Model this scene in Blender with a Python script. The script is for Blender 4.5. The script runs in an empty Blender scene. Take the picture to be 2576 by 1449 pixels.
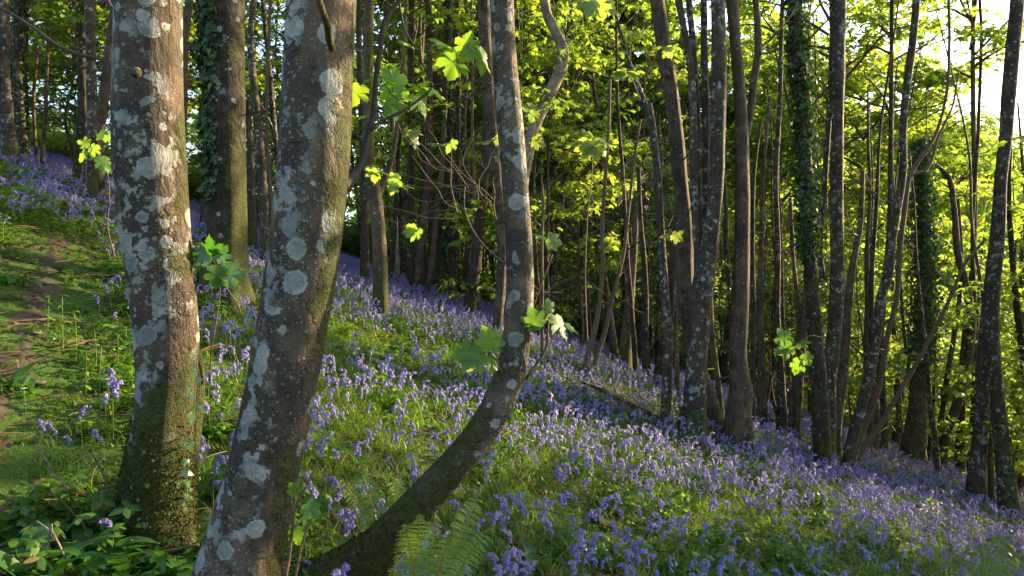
import bpy, math, random
import numpy as np
from mathutils import Vector, Matrix
from mathutils.bvhtree import BVHTree
R = math.radians
rng = np.random.default_rng(7)
random.seed(7)
scene = bpy.context.scene
COL = scene.collection
F, CX, CY = 1860.4, 1288.0, 724.5

# ------------------------------------------------------------------ terrain
def smooth_clip(x):
    x = np.asarray(x, float); a = np.abs(x)
    return np.sign(x) * np.where(a < 15, a, 15 + 13 * (1 - np.exp(-(a - 15) / 13)))
def H(x, y):
    x = np.asarray(x, float); y = np.asarray(y, float)
    g = 0.08 * np.clip(y, -12, 40)
    q = np.clip(y - 6, 0, 30)
    g = g - .0038 * q * q - .15 * np.clip(y - 36, 0, 34)
    z = -1.75 - .345 * smooth_clip(x) + g
    z = z + .035 * np.sin(x * .9 + 1.3) * np.sin(y * .7) + .02 * np.sin(x * 2.3 + y * 1.7) + .012*np.sin(x*5.1-y*3.3)
    far = np.clip((y - 52) / 75, 0, 1); far = far * far * (3 - 2 * far)
    w = np.clip((y - 40) / 25, 0, 1); w = w * w * (3 - 2 * w)
    fl = np.clip((x / np.maximum(y, 1) + .38) / .36, 0, 1); far = far * (.30 + .70 * fl * fl * (3 - 2 * fl))
    valley = -12.5 + 27 * far + 2.0 * np.sin(x * .035 + .6) * far + .02 * np.clip(y - 130, 0, 400)
    return z * (1 - w) + valley * w
def P(px, py, d):
    return Vector(((px - CX) / F * d, d, (CY - py) / F * d))
def pix(x, y, z):
    return CX + F * x / y, CY - F * z / y
def hit(px, py, dmax=40):
    k = (px - CX) / F; s = (CY - py) / F
    d = 1.2
    while d < dmax:
        if s * d < float(H(k * d, d)):
            return d
        d += .04
    return None

# ------------------------------------------------------------------ helpers
def link(o, parent=None):
    COL.objects.link(o)
    if parent is not None: o.parent = parent
    return o
def tag(o, label=None, cat=None, group=None, kind=None):
    if label: o['label'] = label
    if cat: o['category'] = cat
    if group: o['group'] = group
    if kind: o['kind'] = kind
    return o
def empty(name, loc):
    o = bpy.data.objects.new(name, None); o.location = loc; o.empty_display_size = .2
    return link(o)
def make_mesh(name, V, loops, counts, mats, smooth=True, midx=None, rnd=None, uv=None):
    V = np.asarray(V, np.float32); loops = np.asarray(loops, np.int32); counts = np.asarray(counts, np.int32)
    me = bpy.data.meshes.new(name)
    me.vertices.add(len(V)); me.vertices.foreach_set('co', V.ravel())
    me.loops.add(len(loops)); me.loops.foreach_set('vertex_index', loops)
    me.polygons.add(len(counts))
    st = np.zeros(len(counts), np.int32); st[1:] = np.cumsum(counts)[:-1]
    me.polygons.foreach_set('loop_start', st)
    if smooth is True or smooth is False:
        me.polygons.foreach_set('use_smooth', np.full(len(counts), smooth, bool))
    if midx is not None: me.polygons.foreach_set('material_index', np.asarray(midx, np.int32))
    for m in (mats if isinstance(mats, (list, tuple)) else [mats]): me.materials.append(m)
    if rnd is not None:
        a = me.attributes.new('rnd', 'FLOAT', 'POINT'); a.data.foreach_set('value', np.asarray(rnd, np.float32))
    if uv is not None:
        a = me.attributes.new('luv', 'FLOAT2', 'POINT'); a.data.foreach_set('vector', np.asarray(uv, np.float32).ravel())
    me.update(calc_edges=True); me.validate()
    return me
class MB:
    """collects pieces into one mesh"""
    def __init__(s): s.V = []; s.L = []; s.C = []; s.M = []; s.Rn = []; s.U = []; s.n = 0
    def add(s, V, loops, counts, mi=0, rnd=None, uv=None):
        V = np.asarray(V, float).reshape(-1, 3); k = len(V)
        s.V.append(V); s.L.append(np.asarray(loops, int) + s.n); s.C.append(np.asarray(counts, int))
        s.M.append(np.full(len(counts), mi)); s.n += k
        s.Rn.append(np.full(k, .5) if rnd is None else (np.full(k, rnd) if np.isscalar(rnd) else rnd))
        s.U.append(np.zeros((k, 2)) if uv is None else uv)
    def mesh(s, name, mats, smooth=True, off=None):
        V = np.concatenate(s.V)
        if off is not None: V = V - np.array(off)
        return make_mesh(name, V, np.concatenate(s.L), np.concatenate(s.C), mats, smooth, np.concatenate(s.M), np.concatenate(s.Rn), np.concatenate(s.U))
    def obj(s, name, mats, parent=None, smooth=True, off=None):
        o = bpy.data.objects.new(name, s.mesh(name, mats, smooth, off))
        return link(o, parent)
    def tube(s, pts, rad, seg=8, seed=0, lump=0., flare=0., step=None, mi=0, cap=True, flute=0, rnd=None):
        pts, rad = spline(pts, rad, step)
        n = len(pts)
        T = np.gradient(pts, axis=0); T /= np.linalg.norm(T, axis=1)[:, None] + 1e-9
        X = np.zeros((n, 3)); ref = np.array([1., 0, 0]) if abs(T[0][0]) < .9 else np.array([0, 1., 0])
        for i in range(n):
            x = ref - T[i] * ref.dot(T[i]); x /= np.linalg.norm(x); X[i] = x; ref = x
        Y = np.cross(T, X)
        a = np.linspace(0, 2 * math.pi, seg, endpoint=False)
        L = np.concatenate([[0], np.cumsum(np.linalg.norm(np.diff(pts, axis=0), axis=1))])
        rr = rad[:, None] * np.ones((1, seg))
        if lump:
            rs = np.random.default_rng(seed + 11)
            w = np.zeros((n, seg)); r0 = float(np.mean(rad)) + 1e-6
            for k in range(9):
                fa = rs.integers(0, 4); fl = rs.uniform(.6, 5) / (r0 * 8); ph = rs.uniform(0, 6.28)
                w += np.sin(fa * a[None] + fl * L[:, None] + ph) * rs.uniform(.3, 1)
            rr = rr * (1 + lump * w / 3)
        if flute:
            rs = np.random.default_rng(seed + 5); ph = rs.uniform(0, 6.28); ph2 = rs.uniform(0, 6.28)
            e = np.exp(-L / (rad[0] * 2.2))[:, None]
            rr = rr * (1 + flute * e * (np.maximum(0, np.sin(3 * a[None] + ph)) + .6 * np.sin(5 * a[None] + ph2)))
        V = pts[:, None] + rr[..., None] * (np.cos(a)[None, :, None] * X[:, None] + np.sin(a)[None, :, None] * Y[:, None])
        i = np.arange(n - 1)[:, None] * seg; j = np.arange(seg)[None]; j2 = (j + 1) % seg
        q = np.stack([i + j, i + j2, i + seg + j2, i + seg + j], -1).reshape(-1)
        V = V.reshape(-1, 3); cnt = [4] * ((n - 1) * seg)
        if cap:
            q = np.concatenate([q, (n - 1) * seg + np.arange(seg), np.arange(seg)[::-1]]); cnt += [seg, seg]
        s.add(V, q, cnt, mi, rnd=rnd)
        return pts, rad
    def place(s, tpl, pos, Rm, sc, mi=0, rnd=None):
        tv, tl, tc = tpl
        pos = np.asarray(pos, float).reshape(-1, 3); n = len(pos)
        if n == 0: return
        sc = np.broadcast_to(np.asarray(sc, float), (n,))
        V = pos[:, None] + np.einsum('nij,kj->nki', Rm, tv) * sc[:, None, None]
        k = len(tv)
        L = (np.asarray(tl)[None] + (np.arange(n) * k)[:, None]).ravel()
        C = np.tile(tc, n)
        r = rng.random(n) if rnd is None else np.broadcast_to(rnd, (n,))
        s.add(V.reshape(-1, 3), L, C, mi, np.repeat(r, k), np.tile(tv[:, :2], (n, 1)))
def spline(pts, rad, step=None):
    pts = np.array([list(p) for p in pts], float); rad = np.array(rad, float) * np.ones(len(pts))
    if len(pts) < 3 and step is None: return pts, rad
    n = len(pts); h = np.linalg.norm(np.diff(pts, axis=0), axis=1) + 1e-9
    sl_ = np.diff(pts, axis=0) / h[:, None]
    T = np.zeros_like(pts); T[0] = sl_[0]; T[-1] = sl_[-1]
    for i in range(1, n - 1): T[i] = (sl_[i - 1] * h[i] + sl_[i] * h[i - 1]) / (h[i] + h[i - 1])
    out = []; ro = []
    for i in range(n - 1):
        m = max(1, int(math.ceil(h[i] / step))) if step else 3
        for k in range(m):
            t = k / m; t2 = t * t; t3 = t2 * t
            out.append((2 * t3 - 3 * t2 + 1) * pts[i] + (t3 - 2 * t2 + t) * h[i] * T[i] + (-2 * t3 + 3 * t2) * pts[i + 1] + (t3 - t2) * h[i] * T[i + 1])
            ro.append(rad[i] * (1 - t) + rad[i + 1] * t)
    out.append(pts[-1]); ro.append(rad[-1])
    return np.array(out), np.array(ro)
def rot_euler(yaw, pitch, roll):
    """tip (+Y) turned by yaw about Z, pitched up by pitch, rolled about its own length"""
    yaw, pitch, roll = np.broadcast_arrays(np.asarray(yaw, float), pitch, roll)
    yaw = np.atleast_1d(yaw); pitch = np.atleast_1d(pitch); roll = np.atleast_1d(roll)
    c, s = np.cos, np.sin; z = np.zeros_like(yaw); o = z + 1
    Rz = np.array([[c(yaw), -s(yaw), z], [s(yaw), c(yaw), z], [z, z, o]]).transpose(2, 0, 1)
    Rx = np.array([[o, z, z], [z, c(pitch), -s(pitch)], [z, s(pitch), c(pitch)]]).transpose(2, 0, 1)
    Ry = np.array([[c(roll), z, s(roll)], [z, o, z], [-s(roll), z, c(roll)]]).transpose(2, 0, 1)
    return Rz @ Rx @ Ry
def _unused(): pass
def rot_basis(tip, nrm):
    tip = tip / np.linalg.norm(tip, axis=1)[:, None]
    x = np.cross(tip, nrm); x /= np.linalg.norm(x, axis=1)[:, None] + 1e-9
    n = np.cross(x, tip)
    return np.stack([x, tip, n], -1)

# ------------------------------------------------------------------ materials
def new_mat(name):
    m = bpy.data.materials.new(name); m.use_nodes = True
    nt = m.node_tree; nt.nodes.clear()
    return m, nt, nt.nodes, nt.links
class NT:
    def __init__(s, nt): s.nt = nt; s.n = nt.nodes; s.l = nt.links
    def node(s, typ, **kw):
        nd = s.n.new(typ)
        for k, v in kw.items():
            if k.startswith('i_'):
                key = k[2:]; key = int(key) if key.isdigit() else key
                if isinstance(v, bpy.types.NodeSocket): s.l.new(v, nd.inputs[key])
                else: nd.inputs[key].default_value = v
            else: setattr(nd, k, v)
        return nd
    def inp(s, nd, k, v):
        if isinstance(v, bpy.types.NodeSocket): s.l.new(v, nd.inputs[k])
        else: nd.inputs[k].default_value = v
    def math(s, op, a, b=None, c=None, clamp=False):
        nd = s.n.new('ShaderNodeMath'); nd.operation = op; nd.use_clamp = clamp
        s.inp(nd, 0, a)
        if b is not None: s.inp(nd, 1, b)
        if c is not None: s.inp(nd, 2, c)
        return nd.outputs[0]
    def ramp(s, v, lo, hi, a=0., b=1.):
        nd = s.n.new('ShaderNodeMapRange'); nd.interpolation_type = 'SMOOTHSTEP'
        s.inp(nd, 0, v); nd.inputs[1].default_value = lo; nd.inputs[2].default_value = hi; nd.inputs[3].default_value = a; nd.inputs[4].default_value = b
        return nd.outputs[0]
    def mix(s, f, a, b, mode='MIX'):
        nd = s.n.new('ShaderNodeMix'); nd.data_type = 'RGBA'; nd.blend_type = mode
        s.inp(nd, 0, f)
        for k, v in ((6, a), (7, b)):
            if isinstance(v, tuple): v = (*v, 1) if len(v) == 3 else v
            s.inp(nd, k, v)
        return nd.outputs[2]
    def noise(s, vec, scale, detail=3., rough=.55, dist=0.):
        nd = s.n.new('ShaderNodeTexNoise'); s.l.new(vec, nd.inputs['Vector'])
        nd.inputs['Scale'].default_value = scale; nd.inputs['Detail'].default_value = detail
        nd.inputs['Roughness'].default_value = rough; nd.inputs['Distortion'].default_value = dist
        return nd.outputs[0]
    def mapping(s, vec, scale):
        nd = s.n.new('ShaderNodeMapping'); s.l.new(vec, nd.inputs[0]); nd.inputs['Scale'].default_value = scale
        return nd.outputs[0]

def leaf_mat(name, colA, colB, trA, trB, tw=.5, gloss=.06, rough=.45, veins=0., straw=0.):
    m, nt, N, L = new_mat(name); g = NT(nt)
    at = g.node('ShaderNodeAttribute', attribute_name='rnd').outputs['Fac']
    oi = g.node('ShaderNodeObjectInfo').outputs['Random']
    geo = g.node('ShaderNodeNewGeometry')
    nz = g.noise(geo.outputs['Position'], .6, 2.)
    f = g.math('ADD', g.math('MULTIPLY', at, .6), g.math('MULTIPLY', nz, .6)); f = g.math('SUBTRACT', f, .1, clamp=True)
    c1 = g.mix(f, colA, colB); c2 = g.mix(f, trA, trB)
    if straw:
        sw = g.math('GREATER_THAN', at, 1 - straw); c1 = g.mix(sw, c1, (.20, .15, .07)); c2 = g.mix(sw, c2, (.22, .16, .06))
    if veins:
        uv = g.node('ShaderNodeAttribute', attribute_name='luv').outputs['Vector']
        sp = g.node('ShaderNodeSeparateXYZ'); L.new(uv, sp.inputs[0])
        ang = g.math('ARCTAN2', sp.outputs[0], g.math('ADD', sp.outputs[1], .02))
        a = g.math('ABSOLUTE', g.math('SUBTRACT', g.math('MODULO', g.math('ADD', g.math('ABSOLUTE', ang), .36), .72), .36))
        ln = g.ramp(g.math('MULTIPLY', a, g.math('ADD', sp.outputs[1], .2)), .004, .03, veins, 0.)
        wv = g.node('ShaderNodeTexWave'); wv.inputs['Scale'].default_value = 5.; wv.inputs['Distortion'].default_value = 3.; L.new(uv, wv.inputs[0])
        ln = g.math('MAXIMUM', ln, g.math('MULTIPLY', g.ramp(wv.outputs[1], .8, 1.), veins * .35))
        c1 = g.mix(ln, c1, (.22, .32, .10)); c2 = g.mix(g.math('MULTIPLY', ln, .6), c2, (.10, .22, .02))
    d = g.node('ShaderNodeBsdfDiffuse'); L.new(c1, d.inputs[0])
    t = g.node('ShaderNodeBsdfTranslucent'); L.new(c2, t.inputs[0])
    ms = g.node('ShaderNodeMixShader', i_0=tw); L.new(d.outputs[0], ms.inputs[1]); L.new(t.outputs[0], ms.inputs[2])
    gl = g.node('ShaderNodeBsdfGlossy'); gl.inputs['Roughness'].default_value = rough
    ms2 = g.node('ShaderNodeMixShader', i_0=gloss); L.new(ms.outputs[0], ms2.inputs[1]); L.new(gl.outputs[0], ms2.inputs[2])
    o = g.node('ShaderNodeOutputMaterial'); L.new(ms2.outputs[0], o.inputs[0])
    return m

def bark_mat(name, c_dark, c_light, lichen=.5, lsc=9., speck=.5, moss=.3, moss_h=.5, ridge=0., lich_side=0., moss_dir=1., bump=.5, lcol=((.095,.110,.120),(.185,.20,.195)), mosscol=((.018,.024,.004),(.065,.075,.010))):
    m, nt, N, L = new_mat(name); g = NT(nt)
    oi = g.node('ShaderNodeObjectInfo').outputs['Random']
    tc = g.node('ShaderNodeTexCoord').outputs['Object']
    geo = g.node('ShaderNodeNewGeometry')
    off = g.node('ShaderNodeVectorMath', operation='ADD'); L.new(tc, off.inputs[0])
    cb = g.node('ShaderNodeCombineXYZ')
    for i in range(3): L.new(g.math('MULTIPLY', oi, (13., 7., 29.)[i]), cb.inputs[i])
    L.new(cb.outputs[0], off.inputs[1]); v = off.outputs[0]
    sep = g.node('ShaderNodeSeparateXYZ'); L.new(tc, sep.inputs[0]); z = sep.outputs[2]
    sn = g.node('ShaderNodeSeparateXYZ'); L.new(geo.outputs['Normal'], sn.inputs[0]); nx = sn.outputs[0]
    fib = g.noise(g.mapping(v, (1, 1, .12 if ridge else .5)), 55. if ridge else 28., 4., .65)
    big = g.noise(v, 3.2, 3.)
    fine = g.noise(v, 110., 3., .7)
    col = g.mix(g.ramp(fib, .3, .7), c_dark, c_light)
    col = g.mix(g.ramp(big, .45, .62, 0, .6), col, tuple(c * .55 for c in c_dark), 'MIX')
    col = g.mix(g.ramp(g.noise(v, 7., 4.), .5, .62, 0, .5), col, tuple(min(1, c * 1.6) for c in (c_light[0], c_light[1]*.92, c_light[2]*.8)))
    col = g.mix(g.math('MULTIPLY', g.ramp(fine, .35, .65), .35), col, tuple(c * .6 for c in c_dark))
    # lichen blotches
    nd = g.node('ShaderNodeTexNoise'); L.new(v, nd.inputs['Vector']); nd.inputs['Scale'].default_value = 26.; nd.inputs['Detail'].default_value = 7.; nd.inputs['Roughness'].default_value = .65
    dv = g.node('ShaderNodeVectorMath', operation='MULTIPLY_ADD'); L.new(nd.outputs[1], dv.inputs[0])
    dv.inputs[1].default_value = (.028, .028, .028); L.new(v, dv.inputs[2])
    def blot(scale, rmin, rmax, soft, vec=dv.outputs[0], rnds=.9):
        vo = g.node('ShaderNodeTexVoronoi'); vo.inputs['Scale'].default_value = scale; vo.inputs['Randomness'].default_value = rnds; L.new(vec, vo.inputs['Vector'])
        sc_ = g.node('ShaderNodeSeparateColor'); L.new(vo.outputs['Color'], sc_.inputs[0])
        r = g.math('MULTIPLY_ADD', sc_.outputs[0], rmax - rmin, rmin)
        dd = g.math('ADD', vo.outputs['Distance'], g.math('MULTIPLY', g.math('SUBTRACT', fine, .5), .22))
        return g.ramp(g.math('SUBTRACT', r, dd), -soft, soft), sc_.outputs[1], g.math('SUBTRACT', r, dd)
    side = g.math('MULTIPLY', nx, -lich_side)
    area = g.math('ADD', g.noise(v, 2.3, 3., .5), g.math('MULTIPLY', side, .22))
    A = g.ramp(area, .58 - .3 * lichen, .72 - .3 * lichen)
    b1, r1, d1 = blot(lsc, -.08, .16 + .46 * lichen, .02)
    b2, r2, d2 = blot(lsc * 3.1, -.1, .1 + .35 * lichen, .03)
    b3, r3, d3 = blot(lsc * 9., -.1, .05 + .4 * speck, .06)
    patch = g.ramp(g.noise(v, 11., 6., .62), .63 - .13 * lichen, .66 - .13 * lichen)
    mask = g.math('MAXIMUM', b1, g.math('MULTIPLY', b2, A))
    mask = g.math('MAXIMUM', mask, g.math('MULTIPLY', patch, A))
    mask = g.math('MAXIMUM', mask, g.math('MULTIPLY', g.math('MULTIPLY', b3, g.ramp(g.noise(v, 6., 2.), .35, .6)), .75))
    mask = g.math('MULTIPLY', mask, g.ramp(g.noise(v, 60., 4., .7), .28, .45, .55, 1.))
    lc = g.mix(r1, lcol[0], lcol[1]); lc = g.mix(g.ramp(fine, .3, .7, 0, .35), lc, tuple(c * .62 for c in lcol[0]))
    lc = g.mix(g.ramp(g.noise(v, 14., 3.), .4, .65, 0, .55), lc, (.34, .31, .29))
    rim = g.math('MULTIPLY', g.ramp(d1, .0, .03), g.ramp(d1, .10, .04))
    lc = g.mix(g.math('MULTIPLY', rim, .5), lc, tuple(min(1, c * 1.35) for c in lcol[1]))
    lc = g.mix(g.math('MULTIPLY', g.ramp(r2, .6, .8), .5), lc, (.15, .18, .12))
    col2 = g.mix(g.math('MULTIPLY', mask, .93), col, lc)
    # moss
    lowz = g.ramp(z, moss_h, moss_h * .2, 0., 1.)
    mn = g.noise(v, 9., 5., .6)
    mm = g.math('ADD', g.math('MULTIPLY', g.noise(v, 1.7, 2.), .55), g.math('MULTIPLY', g.math('MULTIPLY', nx, moss_dir), .17))
    mm = g.math('ADD', mm, g.math('MULTIPLY', lowz, .45)); mm = g.math('ADD', mm, g.math('MULTIPLY', mn, .5))
    M = g.ramp(mm, .92 - .32 * moss, 1.02 - .32 * moss)
    M = g.math('MULTIPLY', M, g.ramp(g.math('ADD', fine, mn), .8, 1.05, .5, 1.))
    mc = g.mix(g.ramp(g.noise(v, 45., 4., .7), .3, .7), mosscol[0], mosscol[1])
    col3 = g.mix(M, col2, mc)
    bs = g.node('ShaderNodeBsdfPrincipled'); L.new(col3, bs.inputs['Base Color']); bs.inputs['Roughness'].default_value = .82
    bs.inputs['Specular IOR Level'].default_value = .25
    h = g.math('ADD', g.math('MULTIPLY', fib, .6 + ridge), g.math('MULTIPLY', mask, .25))
    h = g.math('ADD', h, g.math('MULTIPLY', g.noise(g.mapping(v, (1, 1, .35)), 13., 4., .6), 1.5)); h = g.math('SUBTRACT', h, g.math('MULTIPLY', g.ramp(g.noise(g.mapping(v, (1, 1, 5.)), 10., 2.), .64, .72), .35))
    h = g.math('ADD', h, g.math('MULTIPLY', fine, .3)); h = g.math('ADD', h, g.math('MULTIPLY', M, g.math('MULTIPLY_ADD', g.noise(v, 70., 3., .8), 1.6, .4)))
    bp = g.node('ShaderNodeBump'); L.new(h, bp.inputs['Height']); bp.inputs['Strength'].default_value = bump; bp.inputs['Distance'].default_value = .02
    L.new(bp.outputs[0], bs.inputs['Normal'])
    o = g.node('ShaderNodeOutputMaterial'); L.new(bs.outputs[0], o.inputs[0])
    return m
def plain_mat(name, c1, c2, sc=20., rough=.8):
    m, nt, N, L = new_mat(name); g = NT(nt)
    tc = g.node('ShaderNodeTexCoord').outputs['Object']
    nz = g.noise(tc, sc, 5., .65)
    bs = g.node('ShaderNodeBsdfPrincipled'); L.new(g.mix(g.ramp(nz, .3, .7), c1, c2), bs.inputs['Base Color']); bs.inputs['Roughness'].default_value = rough
    bs.inputs['Specular IOR Level'].default_value = .25
    bp = g.node('ShaderNodeBump'); L.new(nz, bp.inputs['Height']); bp.inputs['Strength'].default_value = .5; bp.inputs['Distance'].default_value = .01; L.new(bp.outputs[0], bs.inputs['Normal'])
    o = g.node('ShaderNodeOutputMaterial'); L.new(bs.outputs[0], o.inputs[0])
    return m

M = {}
M['lichen_a'] = bark_mat('grey_lichen_bark', (.032,.024,.017), (.080,.058,.039), lichen=.84, lsc=12., speck=.9, moss=.66, moss_h=.95, moss_dir=1.2, lich_side=1.15, lcol=((.115,.13,.14),(.22,.235,.23)), bump=.8)
M['lichen_b'] = bark_mat('blotched_lichen_bark', (.036,.027,.020), (.090,.067,.047), lichen=.74, lsc=9., speck=1., moss=.47, moss_h=.1, moss_dir=2.2, lich_side=.9, lcol=((.12,.135,.14),(.225,.24,.235)), bump=.8)
M['lichen_c'] = bark_mat('bent_stem_bark', (.042,.032,.024), (.10,.076,.055), lichen=.68, lsc=13., speck=.9, moss=.5, moss_h=1.3, lich_side=-.15, moss_dir=-.6, lcol=((.12,.13,.135),(.22,.23,.225)), bump=.8)
M['ivytree'] = bark_mat('dark_mossy_bark', (.011,.008,.005), (.032,.023,.013), lichen=.34, lsc=9., speck=.7, moss=.95, moss_h=.9, bump=.8)
M['speckled'] = bark_mat('speckled_bark', (.024,.017,.011), (.066,.042,.026), lichen=.55, lsc=15., speck=.9, moss=.45, moss_h=.7)
M['mossy'] = bark_mat('mossy_bark', (.05,.035,.02), (.11,.07,.04), lichen=.28, lsc=14., speck=.5, moss=1.05, moss_h=.8)
M['brown'] = bark_mat('brown_ridged_bark', (.04,.027,.018), (.115,.078,.05), lichen=.1, lsc=14., speck=.45, moss=.35, moss_h=.7, ridge=.9, bump=.9)
M['dark'] = bark_mat('dark_bark', (.020,.014,.010), (.060,.040,.027), lichen=.2, lsc=14., speck=.5, moss=.5, moss_h=.8, ridge=.5, bump=.8)
M['pale'] = bark_mat('pale_bark', (.13,.10,.075), (.26,.20,.15), lichen=.2, lsc=14., speck=.4, moss=.1, moss_h=.5)
M['twig'] = plain_mat('twig_bark', (.05,.032,.022), (.13,.085,.055), 60.)
M['twig_dark'] = plain_mat('dark_twig_bark', (.018,.014,.013), (.05,.038,.03), 50.)
M['deadwood'] = plain_mat('dead_wood', (.06,.045,.035), (.20,.16,.12), 40.)
M['stone'] = plain_mat('grey_stone', (.04,.037,.033), (.10,.09,.08), 25.)
M['leaf'] = leaf_mat('sycamore_leaf', (.045,.11,.012), (.085,.15,.018), (.13,.30,.016), (.46,.52,.045), tw=.64, gloss=.05)
M['leaf_near'] = leaf_mat('near_sycamore_leaf', (.04,.12,.012), (.07,.16,.016), (.16,.40,.012), (.38,.55,.015), tw=.6, veins=.35, gloss=.025)
M['holly'] = leaf_mat('dark_leaf', (.022,.06,.01), (.045,.09,.014), (.06,.13,.006), (.14,.20,.01), tw=.35, gloss=.1)
M['moss'] = leaf_mat('moss_tuft', (.018,.025,.004), (.042,.050,.007), (.025,.035,.003), (.045,.06,.005), tw=.2, gloss=.01)
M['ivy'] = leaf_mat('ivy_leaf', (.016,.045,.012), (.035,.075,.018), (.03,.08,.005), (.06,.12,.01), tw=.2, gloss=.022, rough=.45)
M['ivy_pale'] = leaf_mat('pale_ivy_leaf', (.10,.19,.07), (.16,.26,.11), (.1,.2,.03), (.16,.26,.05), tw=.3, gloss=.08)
M['grass'] = leaf_mat('grass_blade', (.035,.10,.010), (.075,.155,.014), (.10,.27,.01), (.28,.42,.015), tw=.5, gloss=.04, straw=.07)
M['herb'] = leaf_mat('herb_leaf', (.033,.10,.012), (.065,.14,.016), (.09,.27,.01), (.24,.40,.015), tw=.5, gloss=.035, straw=.03)
M['ramson'] = leaf_mat('broad_leaf', (.022,.085,.014), (.04,.11,.02), (.05,.20,.012), (.10,.26,.012), tw=.4, gloss=.06, rough=.35, veins=0)
M['fern'] = leaf_mat('fern_leaf', (.06,.14,.02), (.10,.18,.03), (.12,.28,.02), (.24,.38,.03), tw=.45, gloss=.03)
M['bell'] = leaf_mat('bluebell_petal', (.12,.115,.42), (.31,.25,.57), (.17,.15,.50), (.46,.33,.64), tw=.42, gloss=.04)
M['stem'] = leaf_mat('bluebell_stem', (.09,.17,.03), (.16,.24,.04), (.12,.25,.03), (.2,.35,.05), tw=.3, gloss=.05)
M['stalkred'] = plain_mat('fern_stalk', (.12,.07,.02), (.22,.15,.04), 30.)
M['white'] = leaf_mat('white_petal', (.7,.7,.68), (.8,.8,.78), (.6,.6,.6), (.7,.7,.7), tw=.3)
M['farleaf'] = leaf_mat('far_wood_leaf', (.06,.14,.015), (.12,.20,.02), (.20,.36,.03), (.46,.54,.06), tw=.6, gloss=.02)

# ground
def ground_mat():
    m, nt, N, L = new_mat('woodland_floor'); g = NT(nt)
    geo = g.node('ShaderNodeNewGeometry'); p = geo.outputs['Position']
    sp = g.node('ShaderNodeSeparateXYZ'); L.new(p, sp.inputs[0])
    n1 = g.noise(p, 9., 6., .7); n2 = g.noise(p, 1.3, 4., .6)
    c = g.mix(g.ramp(n1, .3, .7), (.022,.017,.010), (.07,.05,.028))
    c = g.mix(g.ramp(g.math('ADD', n1, g.math('MULTIPLY', n2, .6)), .62, .85), c, (.035,.075,.012))
    mea = g.mix(g.ramp(g.noise(p, .9, 5., .7), .3, .7), (.11,.26,.02), (.20,.38,.03))
    c = g.mix(g.ramp(g.math('ADD', sp.outputs[1], g.math('MULTIPLY', n2, 6.)), 30., 36.), c, mea)
    bs = g.node('ShaderNodeBsdfPrincipled'); L.new(c, bs.inputs['Base Color']); bs.inputs['Roughness'].default_value = .95
    bs.inputs['Specular IOR Level'].default_value = .1
    bp = g.node('ShaderNodeBump'); L.new(n1, bp.inputs['Height']); bp.inputs['Strength'].default_value = .8; bp.inputs['Distance'].default_value = .05; L.new(bp.outputs[0], bs.inputs['Normal'])
    o = g.node('ShaderNodeOutputMaterial'); L.new(bs.outputs[0], o.inputs[0])
    return m
M['ground'] = ground_mat()
M['path'] = plain_mat('path_earth', (.020,.016,.010), (.052,.042,.029), 14., .95)

def grid(name, xs, ys, mat, dz=0.):
    X, Y = np.meshgrid(xs, ys); Z = H(X, Y) + dz
    V = np.stack([X, Y, Z], -1).reshape(-1, 3); nx = len(xs); ny = len(ys)
    i = np.arange(ny - 1)[:, None] * nx; j = np.arange(nx - 1)[None]
    q = np.stack([i + j, i + j + 1, i + nx + j + 1, i + nx + j], -1).reshape(-1)
    o = bpy.data.objects.new(name, make_mesh(name, V, q, [4] * ((nx - 1) * (ny - 1)), mat)); return link(o)
def span(a, b, s): return np.arange(a, b, s)
xs = np.concatenate([-np.geomspace(600, 22, 40), span(-21, 21, .25), np.geomspace(21.5, 600, 40)])
ys = np.concatenate([-np.geomspace(60, 6, 12), span(-5.5, 30, .25), np.geomspace(30.5, 700, 70)])
g_ = grid('ground', xs, ys, M['ground']); tag(g_, kind='structure', label='sloping woodland floor running down into a green valley')

# path : strip of trodden earth
path_px = [(150, 600), (130, 650), (110, 720), (80, 800), (60, 880), (30, 960), (-40, 1080), (-160, 1240)]
path_pts = []
for a, b in path_px:
    d = hit(a, b)
    if d: path_pts.append((d * (a - CX) / F, d))
pp, _ = spline([(a, b, 0) for a, b in path_pts], 1., .15)
pw = []
for i in range(len(pp)):
    t = pp[min(i + 1, len(pp) - 1)] - pp[max(i - 1, 0)]; t /= np.linalg.norm(t); n = np.array([-t[1], t[0]])
    hw = .09 + .05 * math.sin(i * .9) + .03 * math.sin(i * 2.3)
    for k in range(7):
        q = pp[i][:2] + n * hw * (k / 3 - 1) * (1 + .04 * math.sin(i * .6 + k)); pw.append((q[0], q[1], float(H(q[0], q[1])) + .010 - .014 * abs(k / 3 - 1)))
i = np.arange(len(pp) - 1)[:, None] * 7; j = np.arange(6)[None]
o = bpy.data.objects.new('path', make_mesh('path', np.array(pw), np.stack([i + j, i + j + 1, i + 8 + j, i + 7 + j], -1).reshape(-1), [4] * (6 * (len(pp) - 1)), M['path']))
link(o); tag(o, kind='structure', label='narrow trodden earth path up the left side')
PATH = pp[:, :2]
def path_dist(x, y):
    return np.min(np.hypot(np.asarray(x)[:, None] - PATH[None, :, 0], np.asarray(y)[:, None] - PATH[None, :, 1]), axis=1)

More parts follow.
